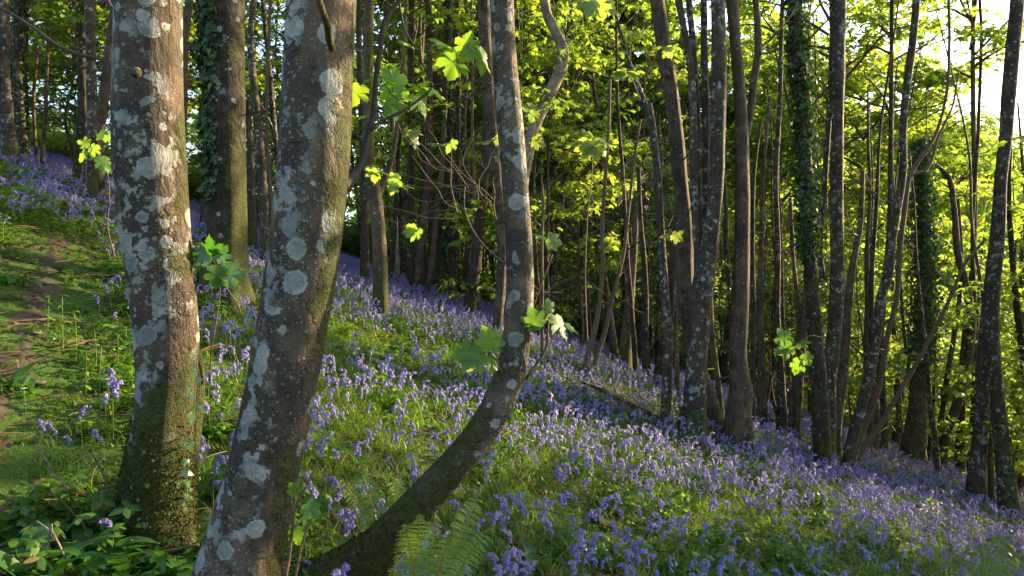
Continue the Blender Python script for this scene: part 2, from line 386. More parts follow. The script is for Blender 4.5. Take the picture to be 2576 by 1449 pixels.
# ------------------------------------------------------------------ leaf templates (tip +Y, normal +Z)
def fan(pts, zf):
    pts = np.array(pts, float); c = np.array([[0, .42]])
    A = np.vstack([c, pts]); V = np.column_stack([A, zf(A[:, 0], A[:, 1])]); n = len(pts)
    loops = []
    for i in range(n): loops += [0, 1 + i, 1 + (i + 1) % n]
    return V, loops, [3] * n
def mirror(h): return h + [(-x, y) for x, y in reversed(h) if x != 0]
hi = [(0, 0), (.13, -.10), (.32, -.08), (.36, -.01), (.50, .02), (.46, .10), (.52, .18), (.38, .22), (.35, .30), (.52, .36), (.60, .46), (.56, .52), (.62, .66), (.50, .64), (.42, .68), (.28, .60), (.24, .66), (.30, .78), (.22, .84), (.20, .92), (.10, .96), (0, 1.10)]
mid = [(0, 0), (.22, -.10), (.48, .02), (.36, .22), (.60, .46), (.60, .66), (.27, .60), (.24, .84), (0, 1.08)]
lo = [(0, 0), (.45, .05), (.58, .58), (.2, .75), (0, 1.05)]
SY_HI = fan(mirror(hi), lambda x, y: -.22 * x * x * 2 - .30 * np.maximum(0, y - .35) ** 2 + .05 * np.sin(9 * np.arctan2(x, y + .12)) * np.hypot(x, y) * 1.2)
SY_MID = fan(mirror(mid), lambda x, y: -.35 * x * x - .25 * np.maximum(0, y - .35) ** 2 - .05 * np.cos(8 * np.arctan2(x, y + .12)) * np.hypot(x, y))
SY_LO = fan(mirror(lo), lambda x, y: -.4 * x * x - .2 * y * y)
IVY = fan(mirror([(0, 0), (.25, -.12), (.5, .08), (.3, .3), (.36, .5), (.14, .62), (0, .95)]), lambda x, y: -.3 * x * x)
OVAL = fan(mirror([(0, 0), (.2, .2), (.26, .5), (.16, .8), (0, 1.)]), lambda x, y: -.6 * x * x - .25 * y * y)
def strip(L, W, seg=4, droop=.5, wfun=None, fold=.0):
    """ribbon leaf along +Y that arches down"""
    V = []; loops = []; C = []
    for i in range(seg + 1):
        t = i / seg; w = W * (wfun(t) if wfun else (1 - t) ** .6)
        a = droop * t * t; y = L * t * math.cos(a); z = -L * t * math.sin(a)
        if fold: V += [(-w, y, z + fold * w), (0, y, z), (w, y, z + fold * w)]
        else: V += [(-w, y, z), (w, y, z)]
    k = 3 if fold else 2
    for i in range(seg):
        for j in range(k - 1):
            b = i * k + j; loops += [b, b + 1, b + k + 1, b + k]; C.append(4)
    return np.array(V, float), loops, C

# ------------------------------------------------------------------ crown builder
def crown_mesh(seed, h0, h1, r, n_spray, leaf=.12, per=12, tpl=SY_MID, mat='leaf', limb_r=.03, shape=1., name='crown'):
    """returns (branches mesh, leaves mesh), local origin on the stem, heights measured from there"""
    rs = np.random.default_rng(seed)
    br = MB(); lv = MB()
    nl = max(6, n_spray // 9)
    limbs = []
    for i in range(nl):
        z0 = h0 + (h1 - h0) * (i + rs.random()) / nl * .92
        t = (z0 - h0) / (h1 - h0)
        L = r * (math.sin(math.pi * min(1, (.22 + t * .78)) ** shape) * .9 + .12) * rs.uniform(.6, 1.15)
        a = rs.uniform(0, 6.28); up = rs.uniform(.15, .7)
        p0 = np.array([0, 0, z0]); d = np.array([math.cos(a), math.sin(a), up])
        pts = [p0, p0 + d * L * .35 + [0, 0, .05 * L], p0 + d * L * .7 + rs.normal(0, .08 * L, 3), p0 + d * L * [1, 1, .85] + rs.normal(0, .1 * L, 3)]
        br.tube(pts, [limb_r, limb_r * .7, limb_r * .42, limb_r * .15], 5, cap=False)
        limbs.append(spline(pts, 1., .2)[0])
    pos = []; tip = []; nrm = []; scl = []; rr = []
    for s in range(n_spray):
        lb = limbs[rs.integers(nl)]; q = lb[int(len(lb) * rs.uniform(.3, .999))]
        a = rs.uniform(0, 6.28); Ls = rs.uniform(.25, .8)
        e = q + np.array([math.cos(a) * Ls, math.sin(a) * Ls, rs.uniform(-.15, .35)])
        br.tube([q, (q + e) / 2 + [0, 0, .05], e], [limb_r * .22, limb_r * .16, .003], 3, cap=False)
        tone = rs.uniform(0, 1)
        m = rs.integers(int(per * .6), int(per * 1.4))
        for k in range(m):
            b = rs.uniform(0, 6.28); dd = leaf * rs.uniform(.3, 2.2)
            w = rs.uniform(.25, 1)
            pos.append(q * (1 - w) + e * w + np.array([math.cos(b) * dd, math.sin(b) * dd, rs.normal(0, .35 * leaf)]))
            tip.append((math.cos(b), math.sin(b), rs.uniform(-1.1, .15)))
            nrm.append((rs.normal(0, .35), rs.normal(0, .35), 1.)); scl.append(leaf * rs.uniform(.55, 1.25)); rr.append(np.clip(tone * .6 + rs.random() * .4, 0, 1))
    lv.place(tpl, pos, rot_basis(np.array(tip), np.array(nrm)), scl, rnd=np.array(rr))
    return br.mesh('branches', M['twig']), lv.mesh(name, M[mat])
# background crowns that reach almost to the ground
CROWN_LOW = [crown_mesh(100 + k, 2.2, 9.5 + k % 3, 2.0 + .3 * (k % 3), 230, .115, 12, SY_MID, limb_r=.022, shape=.8) for k in range(5)]
CROWN_FAR = [crown_mesh(150 + k, 2.6, 10.5, 2.7, 330, .165, 12, SY_LO, limb_r=.03, shape=.7) for k in range(3)]
CROWN_HIGH = [crown_mesh(200 + k, 5.5, 11.0, 2.4, 130, .13, 12, SY_MID, limb_r=.035) for k in range(3)]
CROWN_SAP = [crown_mesh(400 + k, .5, 5.2 + .5 * k, 1.7, 130, .12, 10, SY_MID, limb_r=.014, shape=.7) for k in range(3)]
CROWN_HOLLY = [crown_mesh(300 + k, .5, 6.0, 1.7, 420, .062, 20, OVAL, 'holly', limb_r=.015) for k in range(2)]
def dress(root, variant, base, sc=1., yaw=None, top_off=(0, 0, 0)):
    for me, nm in zip(variant, ('branches', 'crown')):
        o = bpy.data.objects.new(nm, me); link(o, root)
        o.location = (top_off[0], top_off[1], top_off[2] if len(top_off) > 2 else 0); o.scale = (sc, sc, sc); o.rotation_euler.z = yaw if yaw is not None else random.uniform(0, 6.28)
# ------------------------------------------------------------------ ivy on a stem
def ivy_on(root, base, pts, rad, n, a0=0, a1=6.28, thick=.05, size=.05, mat='ivy', t0=0., t1=1., clump=True, name='ivy'):
    pts, rad = spline(pts, rad, .1)
    rs = np.random.default_rng(n + int(abs(pts[0][0]) * 100))
    k = len(pts); t = rs.uniform(t0, t1, n) * (k - 1); i = np.clip(t.astype(int), 0, k - 2); f = (t - i)[:, None]
    c = pts[i] * (1 - f) + pts[i + 1] * f; rd = rad[i] * (1 - f[:, 0]) + rad[i + 1] * f[:, 0]
    T = pts[i + 1] - pts[i]; T /= np.linalg.norm(T, axis=1)[:, None]
    a = rs.uniform(a0, a1, n)
    ux = np.tile([1., 0, 0], (n, 1)); X = ux - T * np.sum(ux * T, 1)[:, None]; X /= np.linalg.norm(X, axis=1)[:, None]; Y = np.cross(T, X)
    out = np.cos(a)[:, None] * X + np.sin(a)[:, None] * Y
    bul = thick * (.3 + .7 * np.abs(np.sin(t * .7 + 3 * a) * np.sin(t * .31 + a))) if clump else thick * np.ones(n) * .5
    p = c + out * (rd + bul * rs.random(n) + .004)[:, None]
    keep = (np.sin(t * .9 + a * 2) + rs.normal(0, .6, n)) > -1.1 if clump else rs.random(n) < 1 - .97 * ((t / (k - 1) - t0) / (t1 - t0)) ** 1.5
    tip = np.array([0, 0, -1.]) + rs.normal(0, .5, (n, 3)) + out * .2; nr = out + rs.normal(0, .45, (n, 3)) + [0, 0, .3]
    mb = MB(); mb.place(IVY, p[keep], rot_basis(tip[keep], nr[keep]), size * rs.uniform(.35, 1.5, keep.sum()))
    return mb.obj(name, M[mat], root, off=base)

# ------------------------------------------------------------------ traced trees: (px, py, width px) from base to top
def traced_tree(label, cat, stems, mat, depth=None, name='sycamore_tree', group=None, top=9.5, crown=None, lean_y=0., seg=20, lump=.05, flute=.18, crown_sc=1., extend=True, extras=None, off=(0, 0)):
    """stems: lists of (px,py,width); the first one is the main stem, its first point the base on the ground"""
    bx, by, bw = stems[0][0]
    lift = 0.
    if crown is not None: lift = 3.6; top += 3.2
    d = depth or hit(bx, by) or 20.
    base = P(bx, by, d); base.z = float(H(base.x, base.y))
    root = empty(name, base); tag(root, label, cat, group)
    mb = MB(); infos = []
    for si, st in enumerate(stems):
        pts = []; rad = []
        for q, (a, b, w) in enumerate(st):
            dd = d + lean_y * q / max(1, len(st)) + (0.10 * si if si else 0) * (1 if q else .3)
            p = P(a, b, dd)
            if si == 0 and q == 0: p.z = min(p.z, base.z + .02)
            pts.append(np.array(p)); rad.append(w / 2 / F * dd)
        if si == 0 or st[0][1] > by - 60:
            gp = pts[0].copy(); gp[2] -= .30; pts.insert(0, gp); rad.insert(0, rad[0] * 1.12)
        if extend and st[-1][1] <= 60:
            e = pts[-1]; dirv = pts[-1] - pts[-3]; dirv /= np.linalg.norm(dirv)
            h_top = base.z + top * (1 if si == 0 else .85); n = 5
            hh = h_top - e[2]
            if hh > 1:
                rs = np.random.default_rng(int(bx) + si)
                dirv = dirv * .5 + np.array([0, 0, .5]) ; p = e.copy(); r = rad[-1]
                for k in range(1, n + 1):
                    p = p + (dirv / dirv[2] * .6 + [0, 0, .4]) * np.array([1, 1, 1]) * hh / n + rs.normal(0, .07, 3) * [1, 1, 0]
                    pts.append(p.copy()); rad.append(r * (1 - .17 * k))
        step = max(.05, min(.25, rad[0] * .6))
        mb.tube(pts, rad, seg, seed=int(bx) + si, lump=lump, step=step, flute=(flute if d < 6 else .42) if si == 0 else 0)
        infos.append((pts, rad))
        if d > 6 and rad[1] > .025:
            r2 = np.random.default_rng(int(bx) * 3 + si); sp_, sr_ = spline(pts, rad, .2)
            for q in range(r2.integers(3, 8)):
                i_ = r2.integers(len(sp_) // 8, max(len(sp_) // 8 + 1, int(len(sp_) * .8))); a_ = r2.uniform(0, 6.28); L_ = r2.uniform(.25, 1.1); u_ = np.array([math.cos(a_), math.sin(a_), r2.uniform(-.1, .9)])
                c_ = sp_[i_]; m_ = c_ + u_ * L_ * .5 + r2.normal(0, .05, 3); e_ = c_ + u_ * L_ + r2.normal(0, .12, 3); w_ = min(.3 * sr_[i_], r2.uniform(.004, .012))
                mb.tube([c_, m_, e_], [w_, w_ * .7, w_ * .3], 5, cap=False)
                for z_ in range(2):
                    f_ = m_ if z_ else (m_ + e_) / 2; mb.tube([f_, f_ + u_ * L_ * .15 + r2.normal(0, .1, 3), f_ + u_ * L_ * .3 + r2.normal(0, .16, 3)], [w_ * .5, w_ * .35, w_ * .2], 3, cap=False)
    mb.obj('trunk', M[mat], root, off=base)
    if crown is not None:
        c = CROWN_HIGH[crown % 3]; tp = infos[0][0][-2]
        dress(root, c, base, crown_sc, off and None, (tp[0] - base.x - 0 + off[0], tp[1] - base.y + off[1], lift))
    return root, base, infos, d

def limb(root, base, pts, d0, mat='twig', name='branch', dy=0., seg=8, step=.04, lump=.06):
    """pts (px,py,width) at depth d0, drifting dy in depth along it"""
    w = []; r = []
    for i, q in enumerate(pts):
        dd = d0 + dy * i / max(1, len(pts) - 1)
        w.append(P(q[0], q[1], dd)); r.append(q[2] / 2 / F * dd)
    mb = MB(); mb.tube(w, r, seg, seed=int(pts[0][0]), lump=lump, step=step)
    return mb.obj(name, M[mat], root, off=base)
def leaves_at(root, base, lst, d, mat='leaf_near', name='leaf', tpl=SY_HI, seed=0):
    """lst: (px,py of the stalk end, size px, direction on screen in degrees (0 right, 90 up), facing)"""
    rs = np.random.default_rng(seed + len(lst))
    for (a, b, s, ang, face) in lst:
        p = np.array(P(a, b, d + rs.uniform(-.06, .06)))
        t = R(ang); tip = np.array([[math.cos(t), rs.uniform(-.5, .2), math.sin(t)]])
        nr = {'up': (rs.normal(0, .15), -.35, 1.), 'cam': (rs.normal(0, .2), -1., .35), 'side': (.8, -.6, .3), 'edge': (0, -.12, 1.)}[face]
        mb = MB(); mb.place(tpl, [p], rot_basis(tip, np.array([nr], float)), s / F * d)
        mb.obj(name, M[mat], root, off=base)
def stalks(root, base, lst, org, d):
    mb = MB()
    for (a, b, s, ang, face) in lst:
        p0 = P(org[0], org[1], d); p1 = P(a, b, d); m = (p0 + p1) / 2; m.z += .01
        mb.tube([p0, m, p1], .0014, 4, cap=False)
    mb.obj('leaf_stalk', M['twig'], root, off=base)

# ---- T1
T1, B1, I1, D1 = traced_tree('thick grey lichen-covered foreground trunk at left with dark moss round its foot', 'tree',
    [[(388, 1370, 205), (393, 1250, 178), (406, 1120, 150), (415, 1020, 138), (420, 930, 142), (420, 850, 150), (408, 720, 153), (390, 570, 166), (377, 420, 172), (371, 250, 165), (372, 120, 160), (374, -30, 158)],
     [(452, 1380, 60), (462, 1280, 54), (474, 1150, 50), (484, 1030, 52), (482, 930, 60), (452, 850, 76), (430, 760, 76)]], 'lichen_a', top=11, crown=0, seg=40, lump=.035, flute=.12)
limb(T1, B1, [(318, 182, 26), (296, 178, 15), (262, 152, 10), (200, 138, 9), (140, 112, 9), (90, 75, 8), (40, 42, 8), (-30, 5, 7)], D1 - .1, 'twig_dark', dy=.3)
limb(T1, B1, [(330, 80, 22), (300, 55, 14), (285, 30, 13), (262, -10, 12)], D1 - .02, 'twig_dark', dy=.1)
mb = MB(); mb.tube([P(342, 182, D1 - .245), P(341, 182, D1 - .262)], [.02, .009], 12); mb.obj('branch_scar', M['lichen_a'], T1, off=B1)
# ivy strand climbing the right flank of T1
iv = [P(470, 1270, D1 - .12), P(473, 1150, D1 - .13), P(487, 1040, D1 - .14), P(492, 960, D1 - .13), P(497, 905, D1 - .12)]
rs = np.random.default_rng(3); ip, _ = spline(iv, 1., .01)
mb = MB(); mb.tube(iv, .0022, 5, mi=1)
sel = ip[rs.integers(0, len(ip), 46)] + rs.normal(0, .010, (46, 3)) + [0, -.012, 0]
mb.place(IVY, sel, rot_basis(rs.normal(0, .5, (46, 3)) + [0, 0, -1], rs.normal(0, .35, (46, 3)) + [0, -1, .2]), rs.uniform(.014, .034, 46))
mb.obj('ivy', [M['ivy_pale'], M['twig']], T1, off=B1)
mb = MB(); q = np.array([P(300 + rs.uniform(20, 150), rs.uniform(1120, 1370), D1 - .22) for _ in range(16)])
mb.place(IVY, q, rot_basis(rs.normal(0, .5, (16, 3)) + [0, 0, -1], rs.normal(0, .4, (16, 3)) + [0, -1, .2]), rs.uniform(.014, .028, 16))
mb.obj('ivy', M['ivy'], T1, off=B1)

def moss_on(root, base, pts, rad, n, a0, a1, t0, t1, size=.013):
    ivy_on(root, base, pts, rad, n, a0, a1, thick=.012, size=size, mat='moss', t0=t0, t1=t1, name='moss', clump=False)
moss_on(T1, B1, I1[0][0][:6], I1[0][1][:6], 26000, 2.2, 7.2, .03, .8, size=.0075)
# ---- T2
T2, B2, I2, D2 = traced_tree('leaning foreground trunk with round pale lichen blotches and a stubby broken limb', 'tree',
    [[(572, 1600, 250), (597, 1460, 216), (622, 1350, 196), (657, 1200, 178), (701, 1000, 172), (739, 800, 170), (772, 600, 174), (790, 400, 178), (798, 200, 175), (810, -20, 171)]],
    'lichen_b', top=11, crown=1, seg=40, lump=.03)
limb(T2, B2, [(835, 122, 20), (829, 100, 21), (825, 66, 19), (812, 30, 18), (792, -30, 17)], D2 - .14, 'mossy', dy=-.25, name='broken_limb')
limb(T2, B2, [(850, 470, 60), (880, 452, 34), (896, 430, 20), (908, 410, 17), (923, 352, 17), (935, 312, 16), (946, 200, 13), (958, 110, 13), (968, 55, 14), (985, 25, 12), (1020, -15, 11)], D2 + .02, 'twig_dark', dy=.2, seg=12)
limb(T2, B2, [(968, 50, 9), (974, 10, 7), (976, -40, 6)], D2 + .2, 'twig_dark')
LB = [(933, 328, 10), (948, 312, 8), (968, 300, 8), (1008, 282, 8), (1030, 268, 7), (1052, 252, 7), (1075, 234, 6), (1088, 218, 7)]
limb(T2, B2, LB, D2 + .1, 'twig_dark', dy=.2)
limb(T2, B2, [(1088, 218, 5), (1078, 190, 4), (1066, 168, 4), (1040, 112, 4), (1020, 80, 4), (1010, 40, 5), (1000, -20, 6)], D2 + .3, 'twig_dark')
limb(T2, B2, [(1088, 218, 4), (1130, 205, 3), (1180, 204, 3), (1238, 212, 3)], D2 + .3, 'twig_dark')
limb(T2, B2, [(948, 180, 3), (985, 235, 3), (1010, 255, 3), (1060, 190, 2.5), (1100, 203, 3)][:3], D2 + .25, 'twig')
lv1 = [(1062, 150, 62, -95, 'cam'), (1160, 118, 66, -100, 'cam'), (1158, 115, 60, 100, 'up'), (1120, 105, 50, 175, 'up'), (1195, 120, 58, -70, 'cam')]
lv2 = [(1150, 130, 74, -105, 'cam'), (1165, 128, 60, 75, 'cam'), (1145, 125, 70, 150, 'up'), (1205, 118, 78, -80, 'side'),
       (1015, 215, 70, 150, 'cam'), (1018, 220, 66, 200, 'cam'), (1005, 228, 64, -120, 'cam'), (1030, 222, 58, 20, 'up'), (1045, 240, 60, -60, 'side'),
       (990, 205, 55, 160, 'up'), (960, 190, 46, 200, 'up'), (905, 215, 56, -110, 'cam'), (1085, 222, 50, -45, 'side'), (1050, 120, 48, 160, 'up'), (1000, 160, 42, 185, 'edge'),
       (1030, 210, 46, -10, 'up'), (980, 265, 44, -60, 'up'), (920, 290, 40, -170, 'up'), (1062, 222, 36, -80, 'cam')]
leaves_at(T2, B2, lv2, D2 + .35, seed=2)
stalks(T2, B2, lv2[:4], (1150, 160), D2 + .35); stalks(T2, B2, lv2[4:12], (1012, 250), D2 + .35)

# ---- T3 bent stem
T3, B3, I3, D3 = traced_tree('slender pale trunk that sweeps up from the lower right in a bow beside the fern', 'tree',
    [[(800, 1515, 200), (885, 1442, 140), (945, 1385, 108), (1000, 1325, 96), (1070, 1250, 88), (1135, 1180, 84), (1195, 1110, 82), (1243, 1035, 78), (1276, 960, 75), (1297, 870, 74), (1307, 770, 71), (1306, 640, 67), (1298, 500, 68), (1290, 380, 66), (1276, 230, 64), (1266, 100, 62), (1262, -20, 61)]],
    'lichen_c', top=9, crown=2, seg=32, lump=.04)
limb(T3, B3, [(1236, 212, 5), (1205, 228, 4), (1180, 245, 4), (1140, 268, 3), (1100, 282, 3), (1050, 300, 2.5)], D3, 'twig_dark', dy=.1)
limb(T3, B3, [(1252, 488, 5), (1215, 494, 3.5), (1170, 480, 3), (1125, 470, 3)], D3, 'twig', dy=.2)
limb(T3, B3, [(1170, 470, 2.5), (1168, 520, 2.5), (1185, 570, 2.5), (1225, 625, 3), (1275, 665, 4)], D3, 'deadwood')
limb(T3, B3, [(1322, 955, 8), (1342, 925, 7), (1360, 900, 7), (1376, 868, 8), (1377, 840, 6), (1366, 818, 5)], D3, 'twig', name='shoot')
lr = [(1352, 822, 50, 110, 'cam'), (1358, 822, 40, 170, 'up'), (1392, 800, 72, -25, 'up'), (1398, 795, 66, -60, 'side'), (1385, 785, 34, 100, 'up'), (1372, 800, 36, 60, 'up')]
leaves_at(T3, B3, lr, D3 - .05, 'herb', seed=5); stalks(T3, B3, lr, (1367, 820), D3 - .03)
limb(T3, B3, [(1262, 935, 5), (1246, 908, 4), (1225, 888, 3)], D3 - .08, 'twig', name='shoot')
lq = [(1205, 888, 70, 185, 'cam'), (1215, 890, 62, 215, 'cam'), (1218, 880, 56, 170, 'up'), (1240, 875, 58, 110, 'cam'), (1235, 880, 50, 70, 'cam'), (1228, 895, 46, -50, 'side')]
leaves_at(T3, B3, lq, D3 - .15, seed=6); stalks(T3, B3, lq, (1232, 893), D3 - .14)
limb(T3, B3, [(1330, 800, 4), (1390, 640, 3), (1396, 610, 2)][:2], D3 + .1, 'twig')

moss_on(T3, B3, I3[0][0][:6], I3[0][1][:6], 4500, 0, 6.28, .02, .85)
# ---- T4 ivy tree
T4, B4, I4, D4 = traced_tree('broad upright trunk with dark ivy down its left side and moss on the right', 'tree',
    [[(558, 775, 135), (560, 700, 104), (567, 600, 92), (568, 450, 93), (566, 300, 95), (563, 150, 100), (561, -20, 104)]], 'ivytree', top=12, crown=0, seg=36, lump=.035, flute=.3)
ivy_on(T4, B4, I4[0][0][2:], I4[0][1][2:], 9000, 1.9, 4.7, thick=.08, size=.055, t0=.05)
ivy_on(T4, B4, I4[0][0][1:4], I4[0][1][1:4], 500, 2.3, 4.6, thick=.04, size=.045)

# ---- mid distance traced trees
def tt(label, stems, mat, crown=None, **kw):
    return traced_tree(label, 'tree', stems, mat, crown=crown, seg=kw.pop('seg', 18), **kw)
MT, MTB, MTI, MTD = tt('short mossy trunk standing out in the bluebells between the leaning and bowed trunks', [[(958, 802, 44), (957, 720, 38), (952, 575, 36), (942, 480, 34), (930, 420, 30), (926, 300, 27), (926, 150, 27), (929, -20, 26)],
    [(944, 500, 18), (962, 465, 16), (985, 400, 13), (1002, 300, 12), (1012, 180, 10), (1018, 60, 8)]], 'mossy', crown=1, top=10)
tt('thin dark stem just left of the short mossy stem', [[(918, 700, 24), (917, 600, 22), (918, 480, 20), (912, 350, 16), (905, 200, 14), (902, -20, 14)]], 'dark', depth=13, crown=2, top=11)
tt('slim dark upright stem on the bank rim, first right of the short mossy stem', [[(1032, 728, 18), (1031, 600, 17), (1035, 400, 16), (1034, 165, 16), (1036, -20, 14)]], 'dark', depth=15, crown=0, top=11)
tt('leaning pair of brown stems on the bank rim left of the ivy post', [[(1048, 738, 18), (1062, 600, 17), (1078, 420, 18), (1080, 200, 16), (1078, -20, 15)], [(1075, 750, 16), (1088, 640, 15), (1100, 520, 15), (1112, 420, 14), (1120, 250, 12), (1135, 40, 10)]], 'brown', depth=14.5, crown=1, top=11)
a = tt('narrow stem wrapped all over in ivy behind the rim, left of the bowed trunk', [[(1108, 765, 20), (1112, 620, 20), (1122, 450, 20), (1128, 300, 20), (1130, 100, 18), (1130, -20, 16)]], 'dark', depth=15, crown=2, top=11)
ivy_on(a[0], a[1], a[2][0][0], a[2][0][1], 3500, thick=.12, size=.06)
tt('thin straight stem with pale flecks behind the hanging twigs', [[(1138, 772, 18), (1147, 600, 17), (1150, 450, 16), (1152, 250, 15), (1150, -20, 14)]], 'speckled', depth=15.5, crown=0, top=11)
tt('dark stem tilting right, its foot at the bank rim below the twig tangle', [[(1178, 782, 32), (1192, 690, 30), (1203, 600, 30), (1213, 500, 29), (1222, 380, 24), (1226, 200, 20), (1228, 20, 18)]], 'dark', depth=13.5, crown=1, top=11)
tt('brown trunk close behind the bowed trunk, its flank lit orange', [[(1250, 832, 26), (1258, 740, 25), (1264, 620, 28), (1258, 520, 33), (1245, 400, 36), (1234, 280, 34), (1224, 150, 34), (1216, -20, 33)]], 'brown', depth=11.5, crown=2, top=11)
tt('pale curving trunk that bends out to the right high behind the bowed trunk', [[(1298, 840, 30), (1300, 700, 30), (1305, 560, 30), (1318, 440, 30), (1335, 350, 31), (1358, 285, 31), (1388, 225, 31), (1409, 175, 31), (1416, 130, 29), (1398, 80, 26), (1378, 40, 25), (1366, -20, 23)]], 'pale', depth=13, crown=0, top=11)
SN = tt('thin snapped stem with a dark whip leaning left out of its break', [[(1672, 1082, 28), (1678, 980, 26), (1680, 860, 25), (1672, 740, 23), (1664, 620, 21), (1658, 500, 20), (1650, 400, 20), (1640, 320, 20), (1630, 262, 22)],
    [(1630, 275, 12), (1615, 240, 11), (1597, 190, 9), (1574, 130, 9), (1560, 80, 8), (1546, 30, 7)]], 'speckled', extend=False)
tt('stout ridged brown trunk leaning left behind the lichened clump in the centre right', [[(1794, 1092, 62), (1778, 1000, 46), (1758, 930, 40), (1740, 850, 38), (1727, 780, 40), (1723, 690, 46), (1722, 600, 44), (1715, 490, 38), (1705, 380, 36), (1692, 260, 37), (1672, 130, 38), (1650, -20, 35)]], 'brown', crown=1, depth=9.5, top=11)
tt('thin moss-lit leaning stem in the fork behind the lichened clump', [[(1815, 1050, 18), (1808, 980, 15), (1798, 900, 14), (1790, 810, 12), (1786, 700, 11), (1784, 500, 10)]], 'mossy', depth=9.9, extend=False)
CL = tt('clump of four stems rising from one white-blotched lichen base', [[(1741, 1112, 78), (1749, 1020, 57), (1753, 930, 50), (1760, 845, 47), (1768, 720, 56), (1780, 650, 50), (1795, 550, 38), (1802, 450, 37), (1807, 300, 38), (1809, 150, 39), (1805, -20, 33)],
    [(1760, 730, 26), (1755, 640, 20), (1750, 560, 19), (1745, 430, 20), (1744, 300, 19), (1737, 170, 18), (1722, 80, 17), (1703, -20, 17)],
    [(1772, 680, 14), (1764, 600, 11), (1759, 500, 11), (1755, 300, 15), (1744, 120, 15), (1731, -20, 15)],
    [(1775, 690, 14), (1772, 600, 12), (1775, 450, 17), (1775, 300, 20), (1772, 150, 18), (1770, -20, 16)]], 'speckled', crown=2, top=11, seg=24)
ivy_on(CL[0], CL[1], CL[2][0][0][:3], CL[2][0][1][:3], 260, 2.2, 5.2, thick=.03, size=.04)
tt('brown trunk with swollen knot near its foot and a fork higher up', [[(1864, 1148, 74), (1859, 1090, 72), (1860, 1040, 64), (1866, 992, 60), (1862, 950, 48), (1856, 900, 44), (1858, 840, 43), (1862, 750, 43), (1866, 650, 39), (1867, 550, 38), (1867, 420, 36), (1863, 270, 31), (1851, 120, 27), (1840, -20, 29)],
    [(1868, 400, 22), (1877, 340, 19), (1888, 280, 19), (1896, 205, 19), (1907, 130, 19), (1906, 60, 17), (1900, -20, 14)],
    [(1908, 135, 14), (1925, 112, 8), (1950, 88, 5), (1975, 60, 3)],
    [(1878, 1003, 22), (1886, 990, 24), (1880, 975, 18)]], 'brown', crown=0, top=11, seg=24)
a = tt('tall trunk buried in dark ivy, right of the forked brown trunk', [[(2070, 1190, 50), (2067, 1110, 45), (2062, 980, 40), (2052, 870, 37), (2045, 750, 34), (2035, 640, 30), (2030, 500, 33), (2025, 390, 34), (2022, 250, 36), (2006, 130, 36), (2001, -20, 34)]], 'dark', crown=1, top=11.5)
ivy_on(a[0], a[1], a[2][0][0], a[2][0][1], 9000, thick=.15, size=.055, t0=.22)
ivy_on(a[0], a[1], a[2][0][0], a[2][0][1], 700, thick=.04, size=.04, t0=.0, t1=.3)
tt('straight grey trunk flecked with lichen, second stem standing against the ivy-buried trunk', [[(2084, 1196, 50), (2082, 1130, 44), (2084, 1040, 38), (2086, 950, 34), (2097, 850, 36), (2105, 740, 34), (2105, 600, 32), (2105, 450, 31), (2107, 300, 29), (2110, 150, 30), (2112, -20, 31)],
    [(2070, 700, 14), (2063, 640, 14), (2072, 500, 14), (2081, 350, 14), (2091, 200, 15), (2092, -20, 14)]], 'speckled', crown=2, top=11, depth=10.3)
tt('split-topped stem with a bright gold moss edge behind the straight grey trunk', [[(2106, 1185, 20), (2108, 1080, 17), (2120, 950, 24), (2130, 830, 23), (2137, 730, 20), (2150, 640, 16), (2164, 570, 13), (2168, 500, 12), (2170, 430, 10)]], 'mossy', depth=10.8, extend=False)
tt('dark leaning trunk slanting up to the right past the pale brush heap', [[(2130, 1195, 30), (2141, 1120, 28), (2160, 1050, 28), (2185, 950, 26), (2205, 850, 23), (2216, 750, 22), (2232, 700, 24), (2240, 625, 22), (2257, 525, 20), (2272, 425, 18), (2272, 325, 17), (2280, 225, 19), (2288, 165, 19), (2299, 75, 19), (2307, -20, 18)]], 'speckled', crown=0, top=11)
tt('slender whippy stem leaning right beside the dark leaning trunk, dividing near its top', [[(2142, 1192, 15), (2160, 1110, 16), (2190, 1035, 17), (2210, 975, 16), (2232, 850, 13), (2255, 750, 12), (2264, 625, 12), (2276, 525, 12), (2290, 440, 12), (2322, 390, 9), (2350, 345, 8), (2380, 240, 7), (2388, 120, 7), (2386, -20, 7)],
    [(2292, 440, 9), (2330, 425, 7), (2362, 340, 6), (2395, 270, 5), (2412, 180, 4)]], 'twig', depth=10.9, extend=False)
tt('thin pole leaning far over to the right above the pale brush heap', [[(2150, 1165, 16), (2175, 1120, 15), (2205, 1085, 14), (2240, 1025, 12), (2272, 970, 11), (2305, 915, 10), (2340, 850, 10), (2390, 750, 9), (2430, 660, 8), (2480, 600, 6)]], 'twig', depth=11.2, extend=False)
a = tt('thick mossy trunk with ivy swags behind the pale brush heap', [[(2301, 1172, 64), (2303, 1100, 50), (2310, 1020, 42), (2316, 920, 36), (2325, 830, 32), (2330, 720, 28), (2328, 620, 26), (2322, 500, 24), (2318, 350, 22)]], 'mossy', depth=15.5, extend=False)
ivy_on(a[0], a[1], a[2][0][0], a[2][0][1], 5000, thick=.35, size=.07, t0=.35)
tt('short upright stem left of the thick mossy trunk, behind the brush', [[(2217, 1168, 30), (2220, 1080, 27), (2216, 980, 23), (2214, 850, 17), (2222, 740, 15), (2236, 600, 13), (2240, 400, 11), (2243, 100, 10), (2243, -20, 9)]], 'dark', depth=15, crown=1, top=11)
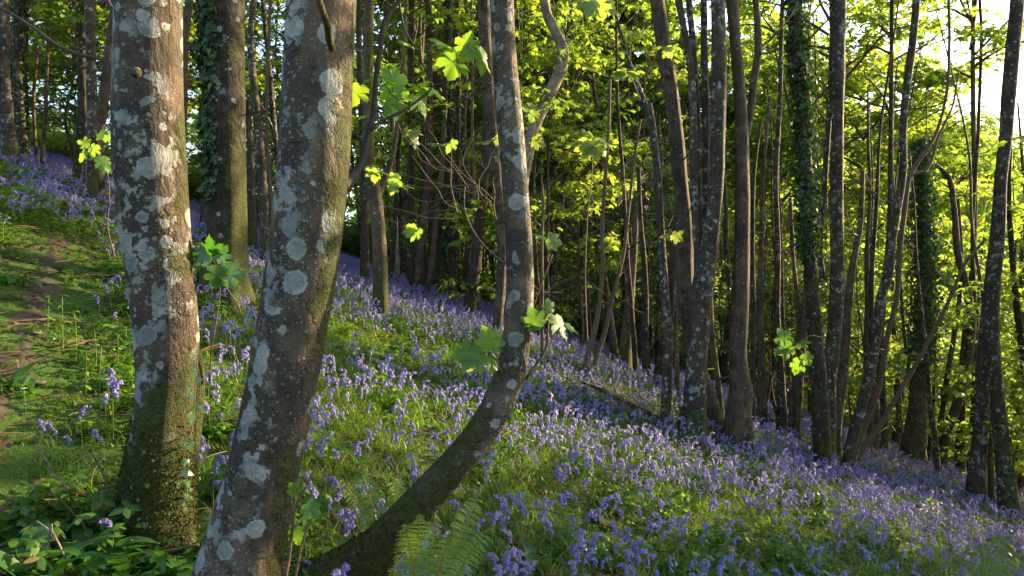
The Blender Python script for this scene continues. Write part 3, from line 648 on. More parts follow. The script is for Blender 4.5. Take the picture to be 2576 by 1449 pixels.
tt('spreading many-stemmed tree right of the thick mossy trunk', [[(2366, 1178, 28), (2385, 1080, 22), (2408, 1015, 24), (2428, 935, 21), (2440, 875, 20), (2444, 800, 20), (2425, 700, 18), (2410, 640, 17), (2400, 525, 14), (2382, 440, 12), (2340, 405, 7)],
    [(2356, 1172, 14), (2375, 1000, 13), (2395, 875, 12), (2411, 775, 11), (2418, 650, 9), (2410, 500, 8)],
    [(2430, 935, 15), (2455, 900, 12), (2490, 850, 9), (2530, 800, 6)]], 'brown', depth=16, extend=False)
tt('slim trunk between the many-stemmed tree and the right-hand lichened pair', [[(2416, 1200, 24), (2416, 1100, 22), (2420, 980, 20), (2428, 850, 16), (2445, 700, 14), (2452, 500, 12), (2448, 250, 11), (2450, -20, 9)]], 'mossy', depth=17, crown=2, top=12)
tt('thin stem tight against the left of the right-hand lichened trunk', [[(2440, 1205, 16), (2447, 1080, 16), (2450, 950, 13), (2452, 800, 11), (2446, 600, 9), (2462, 300, 8), (2462, -20, 7)]], 'dark', depth=16.5, crown=0, top=12)
tt('blotchy grey trunk at right whose narrow top passes behind the bare-wooded trunk', [[(2457, 1288, 54), (2458, 1210, 42), (2465, 1120, 38), (2470, 1020, 34), (2473, 900, 30), (2480, 800, 26), (2490, 700, 22), (2500, 600, 20), (2508, 490, 16), (2515, 380, 14)]], 'speckled', depth=11.8, extend=False)
RT = tt('tall dark trunk near the right edge with bare wood strip and ivied foot', [[(2541, 1305, 52), (2532, 1220, 42), (2524, 1150, 36), (2514, 1050, 34), (2503, 930, 32), (2496, 800, 32), (2500, 720, 33), (2510, 600, 33), (2517, 460, 28), (2530, 340, 29), (2538, 230, 33), (2547, 130, 34), (2560, -20, 32)]], 'speckled', crown=1, top=11, depth=11.4)
ivy_on(RT[0], RT[1], RT[2][0][0][:5], RT[2][0][1][:5], 420, thick=.04, size=.05)
tt('slim gold-edged stem in the gap between the two right-hand trunks', [[(2494, 1290, 17), (2493, 1200, 14), (2490, 1080, 12), (2492, 950, 12), (2500, 850, 10)]], 'mossy', depth=12.3, extend=False)
tt('thin dark trunk cut by the right edge of the view', [[(2600, 1250, 26), (2590, 1050, 20), (2578, 940, 18), (2566, 830, 17), (2553, 724, 15), (2545, 620, 13), (2538, 520, 12), (2545, 300, 11), (2560, 100, 10), (2566, -20, 9)]], 'dark', depth=13, crown=2, top=11)
tt('dead split stem of frayed brown wood right of the forked brown trunk', [[(1916, 1066, 30), (1917, 980, 24), (1915, 880, 18), (1912, 780, 15), (1914, 640, 12), (1920, 450, 9), (1935, 250, 8)], [(1914, 1060, 12), (1928, 1010, 9), (1936, 975, 7), (1940, 940, 3)], [(1912, 1050, 10), (1905, 990, 7), (1902, 940, 3)]], 'brown', depth=12.5, extend=False, lump=.12)
tt('thin straight stem between the knotted trunk and the dead split stem', [[(1893, 1048, 14), (1894, 920, 12), (1895, 780, 12), (1893, 600, 11), (1898, 420, 10), (1915, 300, 8)]], 'dark', depth=12, extend=False)
tt('gently bowed slim stem right of the dead split stem', [[(1967, 1066, 26), (1964, 940, 20), (1955, 800, 15), (1957, 640, 14), (1952, 450, 12), (1962, 250, 11), (1970, -20, 10)], [(1960, 1060, 12), (1945, 1010, 9), (1938, 950, 7), (1936, 880, 5)]], 'speckled', depth=12.6, crown=0, top=11)
tt('brown twin stems leaning apart just left of the ivy-buried trunk', [[(2003, 1090, 22), (2010, 978, 20), (2023, 800, 17), (2030, 700, 13), (2022, 560, 10)], [(1990, 1072, 14), (2000, 940, 13), (2010, 800, 12), (1996, 660, 10), (1988, 500, 9)]], 'brown', depth=12.4, extend=False)
tt('tall pair of reddish poles leaning right in front of the dark thicket', [[(1470, 925, 18), (1482, 880, 15), (1496, 830, 14), (1508, 760, 12), (1514, 700, 11), (1515, 560, 10), (1524, 430, 9), (1531, 320, 8), (1535, 200, 6)], [(1498, 912, 13), (1520, 840, 12), (1545, 730, 9), (1566, 650, 9), (1580, 540, 8), (1597, 390, 7), (1612, 300, 5)]], 'twig', depth=10.5, extend=False)
tt('stubby mossy trunk in the shade left of the snapped stem', [[(1570, 940, 38), (1574, 880, 32), (1580, 800, 28), (1588, 700, 22), (1596, 600, 18), (1602, 480, 14)]], 'mossy', depth=14, extend=False)
a = tt('twisted dark trunk strung with creepers directly left of the snapped stem', [[(1628, 945, 26), (1622, 850, 18), (1625, 760, 15), (1622, 680, 14), (1612, 560, 12), (1606, 420, 10)], [(1655, 960, 34), (1668, 890, 26), (1684, 800, 24), (1692, 690, 22), (1700, 580, 18), (1712, 470, 14)]], 'dark', depth=13, extend=False, lump=.12)
tt('thin mossy stem showing between the snapped stem and the lichened clump', [[(1703, 985, 14), (1702, 900, 12), (1700, 800, 11), (1706, 680, 9)]], 'mossy', depth=12, extend=False)
tt('bare brown rod standing alone right behind the bowed trunk', [[(1364, 850, 9), (1364, 740, 8), (1363, 600, 8), (1366, 500, 7), (1362, 440, 4)]], 'twig', depth=10.5, extend=False)
a = tt('fallen ivy-smothered trunk arching through the thicket behind the snapped stem', [[(1285, 640, 20), (1320, 520, 24), (1360, 430, 26), (1420, 360, 26), (1500, 305, 26), (1580, 275, 24), (1660, 262, 22), (1740, 245, 20), (1800, 190, 16)]], 'dark', depth=15.5, extend=False)
ivy_on(a[0], a[1], a[2][0][0][1:], a[2][0][1][1:], 6500, thick=.28, size=.07)
# left side
tt('thick trunk at the far left edge standing in bluebells', [[(24, 440, 44), (24, 380, 38), (17, 300, 33), (10, 200, 29), (8, 60, 30), (6, -20, 30)]], 'speckled', crown=1, top=10, depth=12)
a = tt('ivy-clad trunk second from the left edge', [[(66, 452, 26), (62, 400, 20), (54, 320, 20), (47, 220, 24), (47, 100, 30), (55, -20, 34)]], 'speckled', crown=2, top=11, depth=14)
ivy_on(a[0], a[1], a[2][0][0], a[2][0][1], 2500, 2.0, 7.0, thick=.10, size=.06)
tt('forked thin stem with a lit face at upper left', [[(105, 470, 12), (106, 420, 10), (114, 290, 9), (118, 180, 9), (122, 60, 7)], [(96, 455, 10), (92, 400, 8), (85, 250, 8), (95, 120, 6)]], 'brown', depth=14, extend=False)
tt('upright dark trunk at upper left rising from the rim of the blue bank', [[(233, 512, 27), (232, 430, 24), (232, 350, 23), (230, 200, 24), (227, 80, 24), (227, -20, 24)], [(218, 505, 17), (214, 440, 15), (216, 380, 12), (222, 300, 8)]], 'speckled', crown=0, top=11, depth=11)
tt('trunk with an orange-lit right side behind the nearest left trunk', [[(252, 515, 30), (248, 430, 24), (253, 330, 22), (262, 240, 24), (273, 140, 22), (285, 50, 22), (292, -20, 20)]], 'brown', crown=1, top=11, depth=11.4)
tt('slim trunk seen in the gap between the nearest left trunk and the ivy-sleeved trunk', [[(460, 600, 18), (460, 420, 16), (463, 240, 16), (468, 80, 17), (478, -20, 18)]], 'brown', crown=2, top=11, depth=11)
tt('short moss-lit stem low in the gap left of the ivy-sleeved trunk', [[(508, 600, 13), (510, 520, 11), (512, 430, 9), (516, 350, 6)]], 'mossy', depth=13, extend=False)
tt('curved slim trunk just right of the ivy-sleeved trunk', [[(667, 650, 28), (665, 580, 25), (662, 500, 24), (656, 400, 22), (645, 280, 20), (635, 180, 18), (630, 100, 15), (640, -20, 14)]], 'speckled', crown=0, top=11, depth=11)
tt('straight grey trunk close against the right of the ivy-sleeved trunk', [[(632, 632, 32), (633, 560, 28), (632, 480, 20), (630, 380, 16), (622, 250, 14)]], 'dark', depth=12, extend=False)
tt('thin stem in the gap left of the leaning foreground trunk', [[(690, 630, 14), (682, 500, 10), (672, 350, 9), (672, 200, 8), (677, 80, 8), (680, -20, 7)]], 'twig', crown=1, top=11, depth=13)
tt('thin grey-blue stem on its own right of the short mossy stem', [[(1002, 705, 11), (998, 620, 10), (995, 520, 9), (992, 420, 8), (990, 300, 6)]], 'pale', depth=16, extend=False)

# ------------------------------------------------------------------ background trees: stem + crown, copied
def proto_stem(seed, h, r, lean, mat):
    rs = np.random.default_rng(seed); n = 8; pts = []; rad = []
    ph = rs.uniform(0, 6.28); x = y = 0
    for k in range(n):
        t = k / (n - 1)
        pts.append((x, y, -.3 + t * (h + .3))); rad.append(r * (1.25 if k == 0 else 1 - .8 * t))
        x += lean * h / n * (.5 + t) * math.cos(ph) + rs.normal(0, .09); y += lean * h / n * (.5 + t) * math.sin(ph) + rs.normal(0, .09)
    mb = MB(); mb.tube(pts, rad, 10, seed=seed, lump=.09, step=.35, flute=.25)
    for k in range(4):
        i = rs.integers(2, 6); p = np.array(pts[i]); a = rs.uniform(0, 6.28); L = rs.uniform(.6, 1.8)
        d = np.array([math.cos(a), math.sin(a), rs.uniform(.4, 1.2)])
        mb.tube([p, p + d * L * .5 + rs.normal(0, .08, 3), p + d * L], [rad[i] * .45, rad[i] * .3, .006], 6, cap=False)
    return mb.mesh('trunk', M[mat])
STEMS = [proto_stem(40 + k, 9.5, [.055, .08, .11, .05, .14, .07, .09, .045][k], [.03, .10, .02, .16, .05, .07, .12, .04][k], ['dark', 'speckled', 'brown', 'twig', 'mossy', 'dark', 'brown', 'speckled'][k]) for k in range(8)]
proto = {}
def bg_tree(x, y, k, variant, sc=1., name='sycamore_tree', label='', group=None, csc=None):
    z = float(H(x, y))
    root = empty(name, (x, y, z)); tag(root, label, 'tree', group)
    t = bpy.data.objects.new('trunk', STEMS[k]); link(t, root); t.rotation_euler.z = random.uniform(0, 6.28); t.scale = (sc, sc, sc)
    if variant is not None: dress(root, variant, None, csc or sc)
    return root
mats_w = ['dark-barked', 'pale-flecked', 'brown ridged', 'whippy brown', 'mossy', 'dark-barked', 'brown ridged', 'pale-flecked']
zones = [(-9e9, 460, 'beyond the bluebell bank at upper left'), (460, 900, 'behind the gap left of the leaning foreground trunk'), (900, 1300, 'behind the rim left of the bowed trunk'), (1300, 1700, 'in the dim thicket right of the bowed trunk'), (1700, 2100, 'behind the lichened clump and the forked brown trunk'), (2100, 9e9, 'in the sunlit wood edge at the right')]
def zone(px):
    return next(zz[2] for zz in zones if zz[0] <= px < zz[1])
SUN_AZ, SUN_EL = R(60), R(19)       # azimuth measured from +Y (view) towards +X (right)
LIT = [(100,850),(200,900),(300,800),(60,820),(20,700),(250,1000),(540,930),(580,770),(620,880),(880,800),(950,850),(1020,900),(1100,880),(1160,860),(1050,850),(1200,950),(850,950),(830,850),(1400,1000),(1480,1020),(1450,900),(1560,960),(1700,1130),(1850,1160),(1950,1100),(2000,1130),(1650,1170),(520,1050),(850,750),(1250,880),(1750,1190),(1600,1130),(720,720)]
LITP = []
for a_, b_ in LIT:
    d_ = hit(a_, b_)
    if d_: LITP.append(((a_ - CX) / F * d_, d_, float(H((a_ - CX) / F * d_, d_)) + .2))
def blocks_sun(x, y, z0, z1, r):
    for (a, b, c) in LITP:
        dx, dy = x - a, y - b; s_ = dx * math.sin(SUN_AZ) + dy * math.cos(SUN_AZ)
        if s_ < 1.5: continue
        if abs(dx * math.cos(SUN_AZ) - dy * math.sin(SUN_AZ)) < r and z0 < c + s_ * math.tan(SUN_EL) < z1: return True
    return False
for (a_, b_, d_) in [(1150, 130, D2 + .35), (1010, 230, D2 + .35), (1485, 370, 6.), (1348, 280, 5.), (1335, 355, 5.), (1210, 150, D2 + .35), (1750, 700, 8.7), (1870, 600, 8.9), (1870, 900, 8.9), (1700, 400, 9.5), (955, 650, MTD), (600, 650, 7.4), (2100, 900, 10.4), (1000, 600, 15.), (1110, 500, 17.), (1230, 620, 16.), (960, 450, 19.), (1420, 560, 16.), (1560, 520, 18.), (1500, 720, 16.), (1640, 680, 17.), (1380, 420, 20.), (1850, 720, 16.), (2000, 850, 17.), (2250, 900, 17.), (1150, 330, 20.)]:
    q_ = P(a_, b_, d_); LITP.append((q_.x, q_.y, q_.z))
rs = np.random.default_rng(21)
cnt = 0; placed = []
tries = 0
while cnt < 66 and tries < 9000:
    tries += 1
    px = rs.uniform(-350, 2950); y = 12.5 + 30 * rs.random() ** 1.15
    x = (px - CX) / F * y
    if y < 18 and 1330 > px > 850 and rs.random() < .6: continue
    if any((x - a) ** 2 + (y - b) ** 2 < 1.5 ** 2 for a, b in placed): continue
    if x * .87 + y * .5 > (19.8 if cnt < 62 else 24): continue
    if cnt >= 62 and not 1900 < px < 2380: continue
    if (px < 1350 and rs.random() < .68) or (px < 1050 and y > 25): continue
    zb = float(H(x, y))
    sc = rs.uniform(.85, 1.2) * (1.5 if cnt >= 62 else 1.25 if y > 20 else 1.)
    if blocks_sun(x, y, zb + 1.2, zb + 9. * sc, 1.35): continue
    placed.append((x, y)); k = int(rs.integers(8))
    near = y < 24
    if near: var = CROWN_LOW[rs.integers(5)]
    else: var = CROWN_FAR[rs.integers(3)]
    if near and px < 1300 and rs.random() < .45: var = CROWN_HIGH[rs.integers(3)]
    random.seed(cnt)
    bg_tree(x, y, k, var, sc, label='slim %s woodland tree %s' % (mats_w[k], zone(px)), group='%s trees %s' % (mats_w[k], zone(px)))
    cnt += 1
SAPST = [proto_stem(80 + k, 5.6, [.03, .04, .035][k], [.08, .16, .05][k], ['twig', 'dark', 'brown'][k]) for k in range(3)]
tries = 0; cnt = 0
while cnt < 50 and tries < 9000:
    tries += 1
    px = rs.uniform(-200, 2800); y = 12. + 13 * rs.random(); x = (px - CX) / F * y; zb = float(H(x, y))
    if (px < 1250 and rs.random() < .88) or  x * .87 + y * .5 > 20: continue
    if any((x - a) ** 2 + (y - b) ** 2 < 1. for a, b in placed) or blocks_sun(x, y, zb + .6, zb + 5., 1.1): continue
    placed.append((x, y)); k = cnt % 3; random.seed(3000 + cnt); sc = rs.uniform(.7, 1.15)
    root = empty('sycamore_sapling', (x, y, zb)); tag(root, 'leafy young sapling %s' % zone(px), 'sapling', 'saplings ' + zone(px))
    t = bpy.data.objects.new('trunk', SAPST[k]); link(t, root); t.scale = (sc, sc, sc); dress(root, CROWN_SAP[k], None, sc)
    cnt += 1
tries = 0; cnt = 0
while cnt < 90 and tries < 9000:
    tries += 1
    y = 21 + 23 * rs.random(); px = rs.uniform(-100, 2750); x = (px - CX) / F * y; zb = float(H(x, y))
    if not 22.5 < x * .87 + y * .5 < 40 and px > 1100: continue
    if px < 1100 and rs.random() < .85: continue
    if any((x - a) ** 2 + (y - b) ** 2 < 1.5 for a, b in placed) or blocks_sun(x, y, zb + .6, zb + 6., 1.1): continue
    placed.append((x, y)); k = cnt % 3; random.seed(5000 + cnt); sc = rs.uniform(.9, 1.35)
    root = empty('sycamore_sapling', (x, y, zb)); tag(root, 'bushy sunlit young tree below the rim %s' % zone(px), 'sapling', 'bushy young trees ' + zone(px))
    t = bpy.data.objects.new('trunk', SAPST[k]); link(t, root); t.scale = (sc, sc, sc); dress(root, CROWN_SAP[k], None, sc)
    cnt += 1
print('saplings', cnt)
# poles without leaves filling the stand
for i in range(60):
    px = rs.uniform(880, 2620); y = rs.uniform(13, 24); x = (px - CX) / F * y; y = min(y, 21.5 / (.85 * (px - CX) / F + .53)); x = (px - CX) / F * y; k = [0, 3, 7, 5, 1, 2][i % 6]
    random.seed(500 + i)
    bg_tree(x, y, k, None, rs.uniform(.6, 1.0), name='woodland_pole', label='slender bare %s pole %s' % (mats_w[k], zone(px)), group='bare %s poles %s' % (mats_w[k], zone(px)))
print('trees', len(placed))
# holly in the dim thicket
for i, (px, y, sc) in enumerate([(1400, 16.5, .9), (1560, 17.8, 1.1), (1660, 19.5, 1.), (1745, 17.5, .8), (1980, 18.5, .9), (60, 17, .8), (330, 18, .8)]):
    x = (px - CX) / F * y; random.seed(900 + i)
    r_ = bg_tree(x, y, [0, 5][i % 2], CROWN_HOLLY[i % 2], sc, name='holly_tree', label='dark small-leaved evergreen tree %s' % zone(px), group='evergreens %s' % zone(px))
for i, (px, y, sc) in enumerate([(1990, 20., 1.3), (2085, 21.5, 1.35), (2170, 23., 1.35), (2245, 21., 1.2), (2330, 24., 1.15)]):
    x = (px - CX) / F * y; random.seed(1500 + i)
    bg_tree(x, y, [0, 7, 3, 5, 0][i], CROWN_HIGH[i % 3], sc, label='tall slim tree whose airy crown stands against the bright sky at the right', group='tall airy trees against the sky at the right')
# trees added right and behind, outside the view, so their crowns shade the foreground
for i, (x, y, sc, low) in enumerate([(7.9, 7.0, .78, 1), (6.9, 5.4, .8, 1), (5.6, 3.9, .85, 1), (9.4, 8.4, .8, 1), (10.6, 7.0, 1., 1), (8.6, 5.6, .9, 1), (5.0, 2.4, .9, 1), (7.2, 3.6, .9, 1), (12., 9., 1., 1), (9.3, 9.9, .8, 1), (11., 9.4, .9, 1), (12.6, 11.2, .9, 1), (6.3, 2.0, 1., 1), (-5, -2, 1.1, 0), (3, -3, 1.1, 0), (-9, 4, 1.0, 0)]):
    random.seed(1200 + i)
    zb = float(H(x, y))
    
    bg_tree(x, y, [2, 4, 1, 6][i % 4], CROWN_LOW[i % 5] if low else CROWN_HIGH[i % 3], sc, label='unseen woodland tree added beside the glade for its shade', group='added shade trees beside the glade')

# ------------------------------------------------------------------ scatter with geometry nodes
def scatter(name, label, pts, yaw, scl, idx, protos, tilt=None, cat=None):
    pts = np.asarray(pts, np.float32)
    me = bpy.data.meshes.new(name); me.vertices.add(len(pts)); me.vertices.foreach_set('co', pts.ravel())
    rot = np.zeros((len(pts), 3), np.float32); rot[:, 2] = yaw
    if tilt is not None: rot[:, 0] = tilt[:, 0]; rot[:, 1] = tilt[:, 1]
    a = me.attributes.new('rot', 'FLOAT_VECTOR', 'POINT'); a.data.foreach_set('vector', rot.ravel())
    a = me.attributes.new('scl', 'FLOAT', 'POINT'); a.data.foreach_set('value', np.asarray(scl, np.float32))
    a = me.attributes.new('idx', 'INT', 'POINT'); a.data.foreach_set('value', np.asarray(idx, np.int32))
    o = bpy.data.objects.new(name, me); link(o); tag(o, label, cat, kind='stuff')
    ng = bpy.data.node_groups.new(name + '_nodes', 'GeometryNodeTree')
    ng.interface.new_socket('Geometry', in_out='INPUT', socket_type='NodeSocketGeometry')
    ng.interface.new_socket('Geometry', in_out='OUTPUT', socket_type='NodeSocketGeometry')
    N, L = ng.nodes, ng.links
    gi = N.new('NodeGroupInput'); go = N.new('NodeGroupOutput'); jn = N.new('GeometryNodeJoinGeometry')
    def attr(nm, typ):
        n = N.new('GeometryNodeInputNamedAttribute'); n.data_type = typ; n.inputs[0].default_value = nm; return n.outputs[0]
    ar = attr('rot', 'FLOAT_VECTOR'); asx = attr('scl', 'FLOAT'); ai = attr('idx', 'INT')
    e2r = N.new('FunctionNodeEulerToRotation'); L.new(ar, e2r.inputs[0])
    for k, p in enumerate(protos):
        oi = N.new('GeometryNodeObjectInfo'); oi.inputs[0].default_value = p; oi.inputs['As Instance'].default_value = False
        cp = N.new('FunctionNodeCompare'); cp.data_type = 'INT'; cp.operation = 'EQUAL'; L.new(ai, cp.inputs[2]); cp.inputs[3].default_value = k
        ip_ = N.new('GeometryNodeInstanceOnPoints'); L.new(gi.outputs[0], ip_.inputs['Points']); L.new(cp.outputs[0], ip_.inputs['Selection'])
        L.new(oi.outputs['Geometry'], ip_.inputs['Instance']); L.new(e2r.outputs[0], ip_.inputs['Rotation']); L.new(asx, ip_.inputs['Scale'])
        L.new(ip_.outputs[0], jn.inputs[0])
    L.new(jn.outputs[0], go.inputs[0])
    md = o.modifiers.new('scatter', 'NODES'); md.node_group = ng
    return o
def proto_obj(mb, name, mats): return bpy.data.objects.new(name, mb.mesh(name, mats))

def bluebell_parts(seed, near=True):
    """three MBs: stem, flower head, leaves; height about .3"""
    rs = np.random.default_rng(seed)
    st, fl, lf = MB(), MB(), MB()
    h = rs.uniform(.24, .33); lean = rs.uniform(-.03, .03); nod = .035
    P0 = [(0, 0, 0), (lean * .4, 0, h * .4), (lean, .004, h * .75), (lean, nod * .35, h * .93), (lean, nod, h), (lean, nod * 1.7, h * .985)]
    st.tube(P0, [.0024, .0022, .0019, .0016, .0013, .001], 4 if near else 3, cap=False)
    sp, _ = spline(P0, 1., .006)
    nb = rs.integers(7, 12)
    seg = 6 if near else 4
    prof = [(0, .0035), (.004, .0055), (.011, .0058), (.0145, .0080), (.0155, .0105)] if near else [(0, .004), (.010, .006), (.015, .0095)]
    for b in range(nb):
        t = 1 - (b / nb) ** 1.1 * .34
        c = sp[int((len(sp) - 1) * t)] if t < 1 else sp[-1]
        a = rs.uniform(-1.3, 1.3) + 1.57
        out = np.array([math.cos(a), math.sin(a), 0]) * rs.uniform(.006, .014)
        o_ = c + out + [0, 0, .001]
        st.tube([c, c + out * .6 + [0, 0, .004], o_], .0007, 3, cap=False) if near else None
        ax = np.array([out[0] * 18, out[1] * 18, -1.]) + rs.normal(0, .15, 3); ax /= np.linalg.norm(ax)
        u = np.cross(ax, [1, 0, 0]); u /= np.linalg.norm(u); w = np.cross(ax, u)
        s = rs.uniform(1., 1.35) * (1 - .25 * (b == 0))
        V = []
        for i, (l, r) in enumerate(prof):
            for k in range(seg):
                an = 6.283 * k / seg; V.append(o_ + ax * l * s + (u * math.cos(an) + w * math.sin(an)) * r * s)
        if near:  # recurved tips
            for k in range(seg):
                an = 6.283 * (k + .5) / seg; V.append(o_ + ax * .0150 * s + (u * math.cos(an) + w * math.sin(an)) * .0150 * s)
        loops = []; C = []
        for i in range(len(prof) - 1):
            for k in range(seg):
                k2 = (k + 1) % seg; loops += [i * seg + k, i * seg + k2, (i + 1) * seg + k2, (i + 1) * seg + k]; C.append(4)
        if near:
            e = (len(prof) - 1) * seg
            for k in range(seg): loops += [e + k, e + (k + 1) % seg, e + seg + k]; C.append(3)
        fl.add(np.array(V), loops, C, rnd=rs.random())
    n = rs.integers(3, 6)
    for i in range(n):
        L_ = rs.uniform(.14, .26)
        lf.place(strip(L_, .0055, 5, rs.uniform(.5, 1.3), lambda t: min(1, 3 * t + .5) * (1 - t ** 4), .3), [(0, 0, 0)], rot_euler(rs.uniform(0, 6.28), rs.uniform(.9, 1.35), 0), 1.)
    return st, fl, lf
def merge(parts):
    m = MB()
    for mi, p in enumerate(parts):
        off = m.n
        for V, Lp, C, Rn, U in zip(p.V, p.L, p.C, p.Rn, p.U):
            pass
        m.V += p.V; m.L += [l + off for l in p.L]; m.C += p.C; m.M += [np.full(len(c), mi) for c in p.C]; m.Rn += p.Rn; m.U += p.U; m.n += p.n
    return m
BMATS = [M['stem'], M['bell'], M['grass']]
def bell_clump(seed, near, n, spread):
    """a few stems side by side (used only inside the uncountable carpet)"""
    rs = np.random.default_rng(seed); out = MB()
    for i in range(n):
        m = merge(bluebell_parts(seed * 31 + i, near))
        a = rs.uniform(0, 6.28); c, s = math.cos(a), math.sin(a); off = rs.normal(0, spread, 2); sc = rs.uniform(.8, 1.15)
        for k in range(len(m.V)):
            V = m.V[k] * sc; V = np.column_stack([V[:, 0] * c - V[:, 1] * s + off[0], V[:, 0] * s + V[:, 1] * c + off[1], V[:, 2]]); m.V[k] = V
        o_ = out.n; out.V += m.V; out.L += [l + o_ for l in m.L]; out.C += m.C; out.M += m.M; out.Rn += m.Rn; out.U += m.U; out.n += m.n
    return out
BB_NEAR = [proto_obj(merge(bluebell_parts(k, True)), 'bluebell_sprig', BMATS) for k in range(6)]
BB_FAR = [proto_obj(bell_clump(50 + k, False, 3, .09), 'bluebell_tuft', BMATS) for k in range(5)]
def grass_tuft(seed, n, h, spread, w=.003):
    rs = np.random.default_rng(seed); m = MB()
    for i in range(n):
        L_ = h * rs.uniform(.5, 1.2)
        m.place(strip(L_, w * rs.uniform(.6, 1.4), 4, rs.uniform(.4, 1.6)), [(*rs.normal(0, spread, 2), -.01)], rot_euler(rs.uniform(0, 6.28), rs.uniform(.9, 1.5), 0), 1.)
    return m
def herb_clump(seed, n, h, size, spread, tpl=OVAL, trio=True):
    rs = np.random.default_rng(seed); m = MB()
    for i in range(n):
        a = rs.uniform(0, 6.28); r = spread * math.sqrt(rs.random()); z = h * rs.uniform(.3, 1.)
        c = np.array([math.cos(a) * r, math.sin(a) * r, z]); yw = rs.uniform(0, 6.28)
        m.tube([(c[0] * .5, c[1] * .5, 0), c], .0012, 3, cap=False, rnd=.3)
        k = 5 if trio else 1
        for j in range(k):
            m.place(tpl, [c], rot_euler(yw + j * 6.283 / k + rs.normal(0, .2), rs.uniform(-.6, .3), rs.normal(0, .3)), size * rs.uniform(.6, 1.2))
    return m
GR = [proto_obj(grass_tuft(k, 34, .20 + .03 * (k % 3), .05), 'grass_tuft', [M['grass']]) for k in range(4)]
HB = [proto_obj(herb_clump(10, 20, .16, .045, .12), 'herb_clump', [M['herb']]), proto_obj(herb_clump(11, 24, .10, .030, .12), 'herb_clump', [M['herb']]),
      proto_obj(herb_clump(12, 16, .20, .06, .12, OVAL), 'herb_clump', [M['herb']]), proto_obj(herb_clump(13, 26, .07, .035, .13, IVY, False), 'herb_clump', [M['herb']])]

def vnoise(x, y, s, seed):
    rs = np.random.default_rng(seed); v = np.zeros_like(x)
    for k in range(7):
        a = rs.uniform(0, 6.28); f = s * rs.uniform(.5, 2.); v += np.sin((x * math.cos(a) + y * math.sin(a)) * f * 6.28 + rs.uniform(0, 6.28))
    return v / 7 * 1.9
def ground_points(dens, ymin, ymax, seed, kx=.80, mx=1.2):
    rs = np.random.default_rng(seed)
    hw = kx * ymax + mx; n = int(dens * 2 * hw * (ymax - ymin))
    x = rs.uniform(-hw, hw, n); y = rs.uniform(ymin, ymax, n); k = np.abs(x) < kx * y + mx
    x, y = x[k], y[k]; return x, y, H(x, y)
def tree_clear(x, y, extra=.0):
    ok = np.ones(len(x), bool)
    for b, r in ((B1, .22), (B2, .2), (B4, .3)): ok &= np.hypot(x - b.x, y - b.y) > r + extra
    return ok
def bell_density(x, y, z):
    """0..1 how blue the ground is here"""
    px, py = pix(x, np.maximum(y, .5), z)
    d = .72 + .62 * vnoise(x, y, .22, 5) + .18 * vnoise(x, y, .9, 6)
    d = d + .25 * np.clip((y - 7) / 8, 0, 1)
    # green left flank round the path; the bank above it stays blue
    edge = 560 + .38 * px
    leafy = np.clip((py - (500 + .30 * px)) / 40, 0, 1) * np.clip((440 - px) / 120, 0, 1)
    d = d * (1 - .84 * leafy)
    near = np.clip((4.2 - y) / 1.6, 0, 1); d = d - .25 * near
    return np.clip(d, 0.02, 1)
# carpet: distant tufts
x, y, z = ground_points(58, 6.0, 27, 1); bd = bell_density(x, y, z); rs = np.random.default_rng(2)
k = (rs.random(len(x)) < bd) & (path_dist(x, y) > .35) & tree_clear(x, y)
x, y, z = x[k], y[k], z[k]; n = len(x)
scatter('bluebell_carpet', 'violet-blue carpet of bluebells spread across the whole slope', np.column_stack([x, y, z]), rs.uniform(0, 6.28, n), rs.uniform(.5, .9, n), rs.integers(0, 5, n), BB_FAR, rs.normal(0, .08, (n, 2)))
n_far = n
# near bluebells: individual plants for the 300 nearest, the rest a stuff object
x, y, z = ground_points(95, 1.6, 6.0, 3, .74, .3); bd = bell_density(x, y, z)
clump = vnoise(x, y, 1.6, 9)
rs = np.random.default_rng(4)
k = (rs.random(len(x)) < bd * (.75 + .5 * clump)) & (path_dist(x, y) > .4) & tree_clear(x, y)
x, y, z = x[k], y[k], z[k]
# hand-placed ones the photograph shows standing apart
hand = [(285, 1440, 1305), (120, 1500, 1420), (205, 1180, 1150), (100, 1180, 1050), (180, 1200, 1110), (230, 1190, 1070), (262, 1180, 1100), (285, 1130, 960), (282, 1060, 920), (270, 1060, 940), (198, 1020, 990), (140, 1200, 1060),
        (880, 1449, 1300), (905, 1449, 1330), (868, 1449, 1310), (890, 1430, 1290), (1000, 1449, 1340), (845, 1500, 1420), (790, 1510, 1420), (812, 1520, 1430), (925, 1490, 1400), (978, 1470, 1400), (960, 1449, 1290), (1070, 1560, 1440)]
hp = []
for (a, b, t) in hand:
    d = hit(a, b) or 3.
    gx = (a - CX) / F * d; hp.append((gx, d, float(H(gx, d)), (b - t) / F * d))
order = np.argsort(np.where((np.abs(x / y) < .70) & (pix(x, y, z + .3)[1] < 1440), y, 99))
sel = order[:276]; rest = order[276:]
bell_base = [bluebell_parts(70 + k, True) for k in range(8)]
bell_me = [[p.mesh(nm, [m]) for p, nm, m in zip(bp, ('stem', 'flower_head', 'leaf'), (M['stem'], M['bell'], M['grass']))] for bp in bell_base]
inds = [(a, b, c, hh / .3) for a, b, c, hh in hp] + [(x[i], y[i], z[i], rs.uniform(.62, 1.0)) for i in sel]
def bell_zone(a, b):
    px, py = pix(a, b, float(H(a, b)) + .2)
    if px < 330: return 'among green leaves left of the nearest trunk'
    if px < 560: return 'between the two nearest trunks'
    if px < 900: return 'right beside the leaning foreground trunk'
    if px < 1250: return 'round the fern and the foot of the bowed trunk'
    if px < 1800: return 'low in the middle, right of the bowed trunk'
    return 'in the lower right corner'
